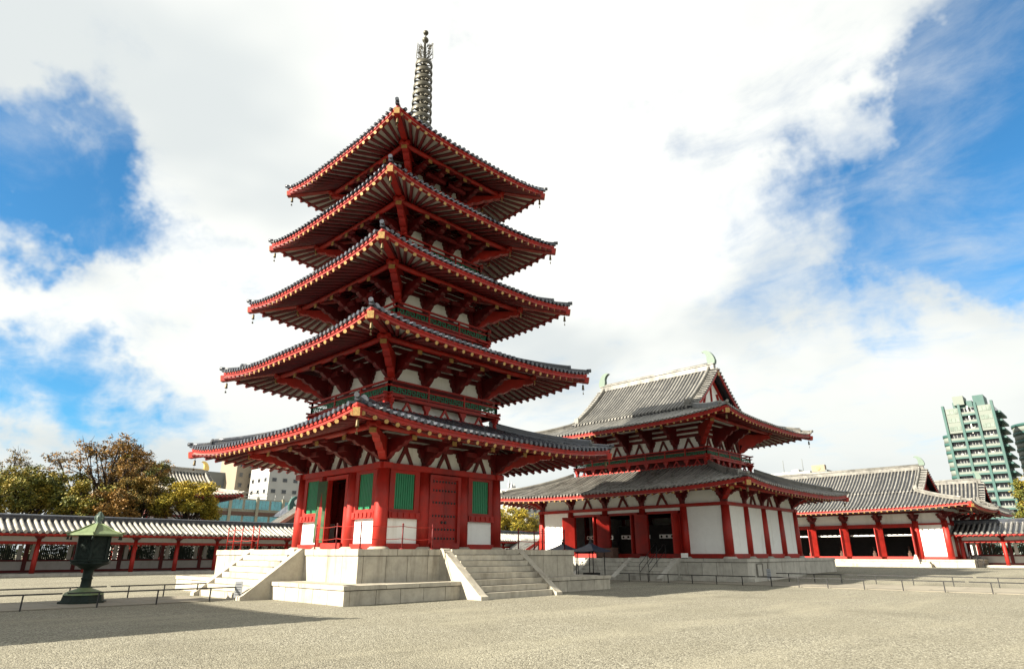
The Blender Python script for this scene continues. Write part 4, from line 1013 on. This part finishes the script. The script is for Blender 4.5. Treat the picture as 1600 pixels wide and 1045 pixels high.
# access hatch on the main hall platform east face
T = thing('platform_hatch', 'small framed stone hatch in the shaded side of the main hall platform', 'hatch', (22.6, -11.06, .42))
MB().box(-.85, .85, -.03, .0, 0, .80).build('hatch_panel', 'stone_grey', T)
for x in (-.85, -.02, .81): MB().box(x, x+.04, -.05, -.031, 0, .8).build('hatch_frame', 'joint', T)
MB().box(-.81, -.02, -.05, -.031, .76, .8).build('hatch_frame', 'joint', T)
# folding notice in front of the lecture hall
T = thing('folding_notice', 'dark folding notice standing on the lecture hall step', 'sign', (61.9, -11.6, .78))
for s_ in (-1, 1): MB().add([(s_*.3, -.35, 0), (s_*.3, .35, 0), (s_*.05, .1, .95), (s_*.05, -.1, .95), (s_*.26, -.35, 0), (s_*.26, .35, 0), (s_*.01, .1, .95), (s_*.01, -.1, .95)], [(0, 1, 2, 3), (4, 5, 6, 7), (0, 1, 5, 4), (1, 2, 6, 5), (2, 3, 7, 6), (3, 0, 4, 7)]).build('board', 'stone_grey', T)
T = thing('ramp_rail', 'dark handrail of the ramp beside the lecture hall', 'handrail', (64.5, -16.2, .4))
for z in (.5, .95): MB().tube([(0, 0, z+.7), (-1.2, -.6, z+.5), (-3.0, -1.6, z)], .03, 6).build('rail', 'iron', T)
for t in (0, 1.5, 3.0): MB().tube([(-t, -t*.53, 0), (-t, -t*.53, 1.6-t*.23)], .03, 6).build('post', 'iron', T)
# small gabled porch on the west corridor and two roofs beyond it
def small_gable(name, label, cat, loc, rotz, hw, ln, z0, z1, tile, wallm, beam, group=None, body=True):
    T = thing(name, label, cat, loc, rotz, group)
    for s_ in (-1, 1):
        b = MB(); b.grid(lambda u, v, s_=s_: (s_*hw*(1-v), ln*(2*u-1), z0+(z1-z0)*v), 1, 2); b.grid(lambda u, v, s_=s_: (s_*hw*(1-v), ln*(2*u-1), z0+(z1-z0)*v-.12), 1, 2)
        ro = b.build('roof', 'tile_bed', T)
        n = int(2*ln/.4)
        for i in range(n+1):
            y = -ln+.1+(2*ln-.2)*i/n; row_mesh([(s_*hw*(1-j/3), y, z0+(z1-z0)*j/3+.02) for j in range(4)], .11, tile).build('tile_row', tile, ro)
    for e in (-1, 1):
        for s_ in (-1, 1): MB().bar((s_*(hw-.05), e*ln*.98, z0-.12), (0, e*ln*.98, z1-.12), .12, .40).build('barge_board', beam, T)
        MB().bar((-hw*.7, e*ln*.9, z0-.1), (hw*.7, e*ln*.9, z0-.1), .15, .25).build('tie_beam', beam, T)
        MB().bar((0, e*ln*.9, z0), (0, e*ln*.9, z1-.2), .15, .15).build('king_post', beam, T)
        for s_ in (-1, 1): MB().bar((s_*hw*.42, e*ln*.9, z0), (s_*.06, e*ln*.9, z0+(z1-z0)*.62), .10, .14, up=(0, 1, 0)).build('strut', beam, T)
        g = MB(); g.add([(-hw*.86, e*ln*.86, z0), (hw*.86, e*ln*.86, z0), (0, e*ln*.86, z1-.25), (-hw*.86, e*ln*.83, z0), (hw*.86, e*ln*.83, z0), (0, e*ln*.83, z1-.25)], [(0, 1, 2), (3, 4, 5), (0, 1, 4, 3)]); g.build('gable_wall', wallm, T)
        for s_ in (-1, 1): MB().tube([(s_*hw*.65, e*ln*.9, 0), (s_*hw*.65, e*ln*.9, z0-.1)], .14, 10).build('column', beam, T)
    MB().box(-.16, .16, -ln, ln, z1-.05, z1+.22).build('main_ridge', tile, T)
    return T
small_gable('gate_porch', 'small red and white gabled porch just above the pagoda platform', 'porch', (50.2, 35.5, 0), 0, 3.0, 1.8, 2.35, 3.65, 'tile_grey', 'plaster', 'red')
small_gable('small_hall', 'small brown gabled roof beyond the corridor, just left of the pagoda columns', 'building', (18.7, 46.8, 0), 0, 3.1, 1.3, 5.35, 7.35, 'tile_grey', 'brick_brown', 'salmon')
# dark green roof ornament of a hall further off
T = thing('ridge_ornament_hall', 'dark green roof crest with white disc peeking out beside the pagoda column', 'building', (26.6, 62, 0))
MB().box(-1.6, 6, -3, 3, 0, 7.2).build('wall', 'conc_cream', T)
b = MB(); b.add([(-2.4, -3.6, 7.1), (6.5, -3.6, 7.1), (6.5, 3.6, 7.1), (-2.4, 3.6, 7.1), (-1.8, 0, 8.8), (2.0, 0, 8.8)], [(0, 1, 5, 4), (2, 3, 4, 5), (1, 2, 5), (3, 0, 4)]); rr_ = b.build('roof', 'tile', T)
MB().prism([(-1.1, 0), (1.1, 0), (1.2, .8), (.9, 1.6), (.35, 2.05), (-.35, 2.05), (-.9, 1.6), (-1.2, .8)], lambda a, b_, c: Vector((a-1.3, -1.6+c, 7.9+b_)), .5).build('ridge_crest', 'tower_green', rr_)
MB().tube([(-1.3, -1.84, 9.1), (-1.3, -1.96, 9.1)], .45, 16).build('crest_disc', 'sign_white', rr_)

# ------------------------------------------------------------------ temple hall beyond the trees (left) and halls behind the lecture hall (right)
def far_hall(label, loc, rotz, hx, hy, zE, zB, zR, over, gy, shibi_mat, tile='tile_pale', rows='S', sh=1.5, sp=.5):
    T = thing('temple_hall', label, 'temple hall', loc, rotz)
    MB().box(-hx-1, hx+1, -hy-1, hy+1, 0, 1.0).build('platform', 'stone', T)
    for k in 'SENW':
        a, o = side_dims(k, hx, hy); b = MB(); sbox(b, k, -a, a, o-.1, o, 1.0, zE+.8); b.build('wall_panel', 'plaster', T)
        n = max(3, int(2*a/3.4))
        for i in range(n+1):
            x = -a+2*a*i/n; MB().tube([SP(k, x, o+.02, 1), SP(k, x, o+.02, zE+.4)], .3, 10).build('column', 'red', T)
            arm(T, SP(k, x, o, 0), SP(k, 0, 1, 0), 1.5, 1.2, .3, zE+.3, False)
        for z in (zE-1.4, zE-.5, 3.0): b = MB(); sbox(b, k, -a-.1, a+.1, o-.05, o+.2-.003*(k in 'SN'), z, z+.35-.003*(k in 'SN')); b.build('tie_beam', 'red_dark_shade', T)
        b = MB(); sbox(b, k, -a-1.0, a+1.0, o+.9, o+1.0-.01*(k in 'SN'), zE-3.2, zE-2.9); sbox(b, k, -a-1.0, a+1.0, o-.1, o+.9, zE-3.9, zE-3.75-.01*(k in 'SN')); b.build('balcony', 'red_dark_shade', T)
    R = Roof((hx+over, hy+over), (hx*.55, gy-.4), zE, zB, .5, .3)
    build_roof(T, R, tile, sp, .14, rows)
    build_eaves(T, R, (hx, hy), zE+.9, .7, .1, .16, 'S', None, gold='red')
    gable_roof(T, hx*.60, gy, zB, zR, tile, sp, .14, hb=sh, shibi_mat=shibi_mat, c=.35)
    return T
far_hall('large temple hall roof with gold finial rising behind the autumn trees', (12.0, 78.5, 0), -math.pi/2, 8.0, 4.0, 10.0, 11.4, 14.3, 3.8, 6.8, 'gold_shibi', 'tile_pale', '', 1.4)
far_hall('grey tiled hall roof showing behind the right end of the lecture hall', (96, -8.2, .4), 0, 5.5, 5.0, 7.0, 8.6, 11.6, 3.2, 6.6, 'patina_pale', 'tile_grey', 'S', 1.2)

# ------------------------------------------------------------------ city buildings
def tower_block(name, label, x0, x1, y0, y1, h, wall, win, fl, faces, ww, wh, glass='glass_dark', base=0, sill=None):
    T = thing(name, label, 'building', ((x0+x1)/2, (y0+y1)/2, 0)); hx, hy = (x1-x0)/2, (y1-y0)/2
    MB().box(-hx, hx, -hy, hy, base, h).build('wall', wall, T)
    b = MB()
    for k in 'SENW':
        a, o = side_dims(k, hx, hy); sbox(b, k, -a, a, o-.25, o+.02*(k in 'SN'), h, h+.8)
    b.build('parapet', wall, T)
    nfl = int((h-base-1.5)/fl)
    for k, n in faces:
        a, o = side_dims(k, hx, hy)
        for f in range(nfl):
            z = h-1.2-(f+1)*fl+fl*.35
            if z < 5: break
            for i in range(n):
                c = -a+2*a*(i+.5)/n
                w_ = MB(); sbox(w_, k, c-ww/2-.1, c+ww/2+.1, o, o+.08, z-.1, z+wh+.1); fr_ = w_.build('window', wall if sill is None else sill, T)
                g = MB(); sbox(g, k, c-ww/2, c+ww/2, o+.06, o+.10, z, z+wh); g.build('pane', glass, fr_)
    return T
tower_block('apartment_tower', 'tall beige apartment tower with brown side behind the white block', 57.4, 66, 160, 172, 29.5, 'conc_beige', 1, 3.0, (('E', 3),), 1.0, 1.2)
T = tower_block('side_tower', 'brown shaded side of the beige tower with balconies', 62.8, 68.0, 158.6, 168, 28.2, 'brick_brown', 1, 3.0, (), 1, 1)
for i in range(7): MB().box(-2.4, 2.4, -5.4, -4.7, 25.5-i*3.0, 26.4-i*3.0).build('balcony', 'conc_grey', T)
T = tower_block('white_apartment_block', 'white apartment block with small dark windows left of the pagoda', 61, 74, 146, 158, 24.6, 'conc_white', 1, 3.2, (('E', 4), ('S', 3)), 1.3, 1.0)
MB().box(-6, 6, -5.5, -4.9, 24.6, 25.9).build('roof_screen', 'conc_grey', T)
MB().box(-5.5, -1.5, -3, 2, 24.6, 27.2).build('stair_head', 'conc_white', T)
tower_block('grey_block', 'low grey building between the temple hall roof and the beige tower', 52, 61.5, 168, 180, 24.3, 'conc_grey', 1, 3.2, (), 1, 1)
def glass_block():
    T = thing('glass_office', 'cream office building with bands of turquoise glass behind the corridor', 'building', (44, 116, 0))
    MB().box(-14, 16, -6, 6, 0, 13.2).build('wall', 'conc_cream', T)
    for z in (3.8, 7.6, 11.0):
        for i in range(10):
            x = -14+3*i
            w = MB(); w.box(x+.2, x+2.8, -6.12, -6.0, z-.1, z+2.0); f = w.build('window', 'conc_white', T)
            for j in range(3):
                g = MB(); g.box(x+.28+j*.83, x+1.05+j*.83, -6.17, -6.1, z, z+1.9); g.build('pane', 'glass_blue', f)
    for z in (2.4, 6.2, 9.7): MB().box(-14, 16, -6.3, -6.0, z, z+.7).build('spandrel', 'brick_brown' if z > 6 else 'conc_cream', T)
    for i in range(6): MB().box(-14+6*i-.3, -14+6*i+.3, -6.45, -6.0, 0, 13.5).build('pier', 'conc_cream', T)
    for z in (13.6, 14.4): MB().box(-14, 16, -6.2, -6.1, z, z+.12).build('roof_rail', 'conc_white', T)
    for i in range(16): MB().box(-14+2*i-.05, -14+2*i+.05, -6.2, -6.1, 13.2, 14.5).build('rail_post', 'conc_white', T)
glass_block()
def green_tower():
    T = thing('residential_tower', 'tall green and cream apartment tower with balconies at the right', 'tower', (186, -4.0, 0)); hx, hy = 6.5, 5.4; H = 38.6
    MB().box(-hx+.9, hx, -hy, hy, 0, H).build('wall', 'tower_cream', T)
    n = 3; fl = 2.2
    for i in range(n+1):
        y = hy-2*hy*i/n; MB().box(-hx-.35, -hx+1, y-.28, y+.28, 0, H+.9).build('pier', 'tower_green', T)
    for f in range(17):
        z = H-fl*(f+1)
        for i in range(n):
            y0, y1 = hy-2*hy*(i+1)/n+.28, hy-2*hy*i/n-.28
            if f < 3 and i != 1:
                b = MB(); b.box(-hx+.1, -hx+.9, y0, y1, z, z+fl); p_ = b.build('glazed_panel', 'tower_cream', T)
                for q in range(3):
                    w = (y1-y0-.4)/3; MB().box(-hx+.02, -hx+.08, y0+.2+q*w, y0+.2+(q+.85)*w, z+.7, z+1.8).build('pane', 'glass_pale', p_)
                continue
            MB().box(-hx-.15, -hx+.9, y0, y1, z-.12, z+.32).build('balcony_slab', 'tower_green', T)
            MB().box(-hx-.10, -hx, y0, y1, z+.32, z+.85).build('balcony_front', 'tower_cream', T)
            g = MB(); g.box(-hx+.86, -hx+.9-.001, y0, y1, z+.32, z+fl-.14); g.build('balcony_glazing', 'glass_dark', T)
            for q in range(1, 4):
                yy = y0+(y1-y0)*q/4+random.uniform(-.15, .15); MB().box(-hx+.78, -hx+.85, yy-.05, yy+.05, z+.32, z+fl-.14).build('mullion', 'conc_white', T)
            if random.random() < .45: yy = random.uniform(y0+.4, y1-.4); MB().box(-hx+.3, -hx+.7, yy-.3, yy+.3, z+.85, z+1.2).build('air_unit', 'conc_white', T)
            MB().box(-hx-.12, -hx-.08, y0, y1, z+.95, z+1.0).build('balcony_rail', 'conc_grey', T)
    for f in range(17):   # open balconies on the near side face
        z = H-fl*(f+1); MB().box(-hx+1.2, hx-.5, -hy-1.3, -hy, z, z+.5).build('side_balcony', 'tower_green', T)
        MB().box(-hx+1.3, hx-.6, -hy-.04, -hy-.01, z+.6, z+fl-.1).build('side_glazing', 'glass_dark', T)
    MB().box(-hx+.05, -hx+.7, -.12, .12, H-7, H+.3).build('white_mullion', 'sign_white', T)
    MB().box(-4, 3, -1.0, 3.4, H, H+2.0).build('plant_room', 'tower_green', T); MB().box(-5, 0, .6, 3.0, H+1.0, H+3.4).build('plant_box', 'tower_cream', T)
    MB().box(-3, 3, -3.6, -1.2, H, H+3.4).build('plant_room', 'tower_green', T)
    # rounded wing on the left
    W = thing('round_wing', 'curved cream and green wing left of the green tower', 'tower', (187, 1.9, 0))
    for f in range(14):
        z = 30.4-2.2*f; MB().lathe([(0, z), (2.1, z), (2.1, z+1.45), (0, z+1.45)], 22, (0, 0)).build('curved_band', 'tower_cream', W)
        MB().lathe([(0, z+1.45), (2.2, z+1.45), (2.2, z+2.2), (0, z+2.2)], 22).build('green_band', 'tower_green', W)
    V = thing('round_tower', 'second rounded cream and green tower cut off by the right edge', 'tower', (204, -16.0, 0))
    for f in range(17):
        z = 33.6-2.2*f; MB().lathe([(0, z), (6.0, z), (6.0, z+1.5), (0, z+1.5)], 28, (0, 0)).build('curved_band', 'tower_cream', V)
        MB().lathe([(0, z+1.5), (6.2, z+1.5), (6.2, z+2.2), (0, z+2.2)], 28).build('green_band', 'tower_green', V)
green_tower()
T = tower_block('rooftop_block', 'distant white rooftops left of the lecture hall ridge', 196, 204, 44, 57, 26.6, 'conc_white', 1, 3, (('S', 5),), 1.2, 1.2)
for y, h in ((-4, 1.0), (-1, 1.8), (2.4, 1.2), (4.5, .6)): MB().box(-2, 2, y-1.1, y+1.1, 26.6, 26.6+h).build('roof_unit', 'conc_white', T)
for y in (-3, 3.4): MB().tube([(0, y, 26.6), (0, y, 32)], .12, 6).build('antenna', 'conc_grey', T)
T = tower_block('sign_block', 'distant building with a pale yellow rooftop sign box above the lecture hall ridge', 196, 204, 38.8, 43.6, 26.6, 'conc_grey', 1, 3, (), 1, 1)
MB().box(-4.05, -2.5, -1.9, 2.2, 26.9, 29.0).build('sign_box', 'conc_beige', T); MB().tube([(-4.2, .1, 28.0), (-4.06, .1, 28.0)], .6, 16).build('sign_disc', 'gold', T)
T = tower_block('antenna_block', 'distant white building with rooftop antennas between the pagoda and the main hall', 118, 126, 99, 110, 19.6, 'conc_white', 1, 3, (('S', 4), ('E', 3)), 1.3, 1.1)
for x, y, h in ((-2, 3.4, 3.6), (-2, 2.2, 3.0), (0, 3.0, 2.6)): MB().tube([(x, y, 19.6), (x, y, 19.6+h)], .16, 6).build('antenna', 'conc_white', T); MB().box(x-.35, x+.35, y-.35, y+.35, 19.6+h*.4, 19.6+h*.75).build('antenna_panel', 'conc_white', T)

# ------------------------------------------------------------------ trees
def leaf_mat(name, cols, trans=.25):
    m = bpy.data.materials.new(name); m.use_nodes = True; nt = m.node_tree; b = nt.nodes['Principled BSDF']
    g = nd(nt, 'ShaderNodeNewGeometry'); n = nd(nt, 'ShaderNodeTexNoise'); n.inputs['Scale'].default_value = .55; n.inputs['Detail'].default_value = 3
    L(nt, g.outputs['Position'], n.inputs['Vector'])
    f = M_(nt, 'ADD', M_(nt, 'MULTIPLY', g.outputs['Random Per Island'], .55), M_(nt, 'SUBTRACT', M_(nt, 'MULTIPLY', n.outputs[0], 1.5), .5))
    r = nd(nt, 'ShaderNodeValToRGB'); L(nt, f, r.inputs[0]); e = r.color_ramp.elements
    e[0].color = (*cols[0], 1); e[1].color = (*cols[-1], 1); e[0].position = .1; e[1].position = .85
    for i, c in enumerate(cols[1:-1]): k = e.new(.1+.75*(i+1)/(len(cols)-1)); k.color = (*c, 1)
    L(nt, r.outputs[0], b.inputs['Base Color']); b.inputs['Roughness'].default_value = .6; b.inputs['Specular IOR Level'].default_value = .25
    MAT[name] = m
leaf_mat('leaf_olive', [(0.030, 0.043, 0.011), (0.074, 0.089, 0.015), (0.155, 0.142, 0.020), (0.270, 0.196, 0.027)])
leaf_mat('leaf_rust', [(0.041, 0.043, 0.012), (0.095, 0.084, 0.018), (0.189, 0.119, 0.024), (0.270, 0.162, 0.030)])
leaf_mat('leaf_yellow', [(0.068, 0.076, 0.012), (0.176, 0.155, 0.018), (0.311, 0.236, 0.024), (0.432, 0.304, 0.034)])
leaf_mat('leaf_autumn', [(.05, .042, .012), (.12, .08, .018), (.22, .11, .024), (.28, .15, .03)])
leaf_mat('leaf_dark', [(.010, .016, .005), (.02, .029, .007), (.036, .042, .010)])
def tree(label, loc, H, rx, ry, cz0, leaf, nl=9000, seed=1, ls=.2, group='trees beyond the corridors', nbl=26, trunk_r=.32, sparse=0.0, name='tree'):
    nl = int(nl*1.5); ls *= .82; rn = random.Random(seed); T = thing(name, label, 'tree', loc, 0, group)
    base = H*.22; tb = MB()
    bl = []
    for i in range(nbl):
        th = rn.uniform(0, 2*math.pi); ph = rn.uniform(-.55, 1.0); ph = math.asin(max(-1, min(1, ph))); rr = rn.uniform(.55, .95)
        c = Vector((rx*rr*math.cos(th)*math.cos(ph), ry*rr*math.sin(th)*math.cos(ph), cz0+(H-cz0)*.5+(H-cz0)*.5*rr*math.sin(ph)))
        s = rn.uniform(.20, .36)*min(rx, ry)*1.0; bl.append((c, s))
    bl.append((Vector((0, 0, (cz0+H)/2)), min(rx, ry)*.5))
    top = Vector((rn.uniform(-.3, .3), rn.uniform(-.3, .3), cz0+(H-cz0)*.35))
    tb.tube([(0, 0, 0), (.1, .05, base), tuple(top*.6+Vector((0, 0, top.z*.2))), tuple(top)], [trunk_r*1.25, trunk_r, trunk_r*.75, trunk_r*.45], 9)
    for c, s in bl[:-1]:
        st = Vector((0, 0, rn.uniform(base, top.z))); mid = (st+c)/2+Vector((rn.uniform(-.4, .4), rn.uniform(-.4, .4), rn.uniform(-.2, .6)))
        tb.tube([st, mid, c], [trunk_r*.36, trunk_r*.22, trunk_r*.07], 6, caps=False)
        for q in range(4):
            e = c+Vector((rn.gauss(0, 1), rn.gauss(0, 1), rn.gauss(.3, .8))).normalized()*s*rn.uniform(.9, 1.25); tb.tube([mid*.3+c*.7, (c+e)/2+Vector((0, 0, .1)), e], [trunk_r*.10, trunk_r*.06, trunk_r*.025], 4, caps=False)
    tb.build('trunk', 'bark', T)
    cr = MB(); tot = sum(s*s for _, s in bl)
    for c, s in bl:
        n = int(nl*s*s/tot*(rn.uniform(.35, 1.2) if sparse else 1))
        # every bough is a handful of sprays: leaves gather round spray centres so light gets between them
        sp_ = []
        for _ in range(max(6, n//16)):
            d = Vector((rn.gauss(0, 1), rn.gauss(0, 1), rn.gauss(0, .8))).normalized(); sp_.append(c+Vector((d.x, d.y, d.z*.72))*s*rn.uniform(.45, 1.08))
        for _ in range(n):
            p = rn.choice(sp_)+Vector((rn.gauss(0, 1), rn.gauss(0, 1), rn.gauss(0, .6)))*ls*1.05
            a = Vector((rn.gauss(0, 1), rn.gauss(0, 1), rn.gauss(0, .6))).normalized(); b_ = a.cross(Vector((rn.gauss(0, 1), rn.gauss(0, 1), rn.gauss(0, 1)))).normalized()
            w = ls*rn.uniform(.55, 1.15)
            cr.v += [tuple(p-a*w*.75), tuple(p+b_*w*.42), tuple(p+a*w*.75), tuple(p-b_*w*.42)]; o = len(cr.v); cr.f.append((o-4, o-3, o-2, o-1)); cr.m.append(0); cr.sm.append(False)
    cr.build('crown', leaf, T)
tree('big spreading autumn tree with bare reddish branches above the corridor roof', (-1.2, 55, 0), 15.0, 6.2, 5.0, 6.5, 'leaf_autumn', 11500, 11, .21, nbl=34, trunk_r=.42, sparse=1)
tree('dense olive tree at the far left above the corridor', (-9.6, 52, 0), 10.4, 3.6, 3.6, 4.2, 'leaf_olive', 13000, 12, .22)
tree('half-bare tree behind the far left olive tree', (-10.5, 63, 0), 13.6, 4.0, 3.5, 7.0, 'leaf_rust', 4000, 13, .18, trunk_r=.28, sparse=1)
tree('tall dark green tree right of the spreading autumn tree', (3.2, 60, 0), 14.6, 3.6, 3.6, 6.0, 'leaf_olive', 13000, 14, .23)
tree('round yellow-green tree in front of the gold-finial hall', (5.6, 48, 0), 9.9, 3.5, 3.2, 4.4, 'leaf_yellow', 14000, 15, .20)
tree('olive tree behind the bronze lantern, low in front of the spreading tree', (-4.6, 49, 0), 9.2, 3.4, 3.0, 4.0, 'leaf_olive', 12000, 16, .21)
tree('rust-brown tree between the spreading tree and the round yellow-green tree', (1.2, 50, 0), 10.4, 3.0, 3.0, 4.2, 'leaf_rust', 12000, 17, .19)
tree('dark tree filling the gap above the corridor at the left edge', (-13.5, 50, 0), 9.4, 3.0, 3.0, 4.0, 'leaf_olive', 6500, 18, .19)
tree('golden tree seen between the pagoda and the main hall', (62.5, 50, 0), 10.2, 5.4, 4.2, 3.4, 'leaf_yellow', 12000, 19, .24, nbl=36)
tree('darker tree left of the golden tree between pagoda and main hall', (55.5, 52, 0), 9.6, 3.6, 3.4, 3.2, 'leaf_olive', 8000, 20, .23)
tree('dark green tree at the right edge in front of the round tower', (80, -22.6, .4), 11.2, 3.2, 3.2, 4.0, 'leaf_olive', 10000, 21, .22)
tree('broad olive tree standing behind the low olive trees at left', (-6.8, 57, 0), 11.2, 4.4, 3.4, 4.5, 'leaf_olive', 13000, 22, .22)
tree('reddish tree behind the bronze lantern between two olive trees', (-2.6, 47.5, 0), 8.2, 2.8, 2.6, 3.6, 'leaf_autumn', 9000, 23, .20)
def hedge(label, x0, x1, y0, y1, h, z, n, seed, leaf):
    rn = random.Random(seed); T = thing('hedge', label, 'hedge', (x0, y0, z)); cr = MB(); st = MB()
    Lx, Ly = x1-x0, y1-y0
    for i in range(int(max(Lx, Ly)/.9)):
        t = (i+.5)/int(max(Lx, Ly)/.9); px, py = (Lx*t, Ly*.5) if Lx > Ly else (Lx*.5, Ly*t); st.tube([(px, py, 0), (px+rn.uniform(-.2, .2), py+rn.uniform(-.2, .2), h*.7)], [.06, .03], 5)
    for _ in range(n):
        p = Vector((rn.uniform(0, Lx), rn.uniform(0, Ly), 0)); p.z = rn.uniform(.1, 1)**.8*h*(.85+.15*math.sin(p.x*1.3+p.y*1.1)+rn.uniform(-.05, .08))
        a = Vector((rn.gauss(0, 1), rn.gauss(0, 1), rn.gauss(0, .6))).normalized(); b_ = a.cross(Vector((rn.gauss(0, 1), rn.gauss(0, 1), rn.gauss(0, 1)))).normalized(); w = rn.uniform(.12, .24)
        cr.v += [tuple(p-a*w*.75), tuple(p+b_*w*.45), tuple(p+a*w*.75), tuple(p-b_*w*.45)]; o = len(cr.v); cr.f.append((o-4, o-3, o-2, o-1)); cr.m.append(0); cr.sm.append(False)
    cr.build('foliage', leaf, T); st.build('stems', 'bark', T, kind='stuff')
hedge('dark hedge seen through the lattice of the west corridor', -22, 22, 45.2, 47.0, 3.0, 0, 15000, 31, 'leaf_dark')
hedge('hedge seen through the corridor openings at the right edge', 73.2, 75.0, -44, -16, 3.0, .4, 9000, 32, 'leaf_olive')
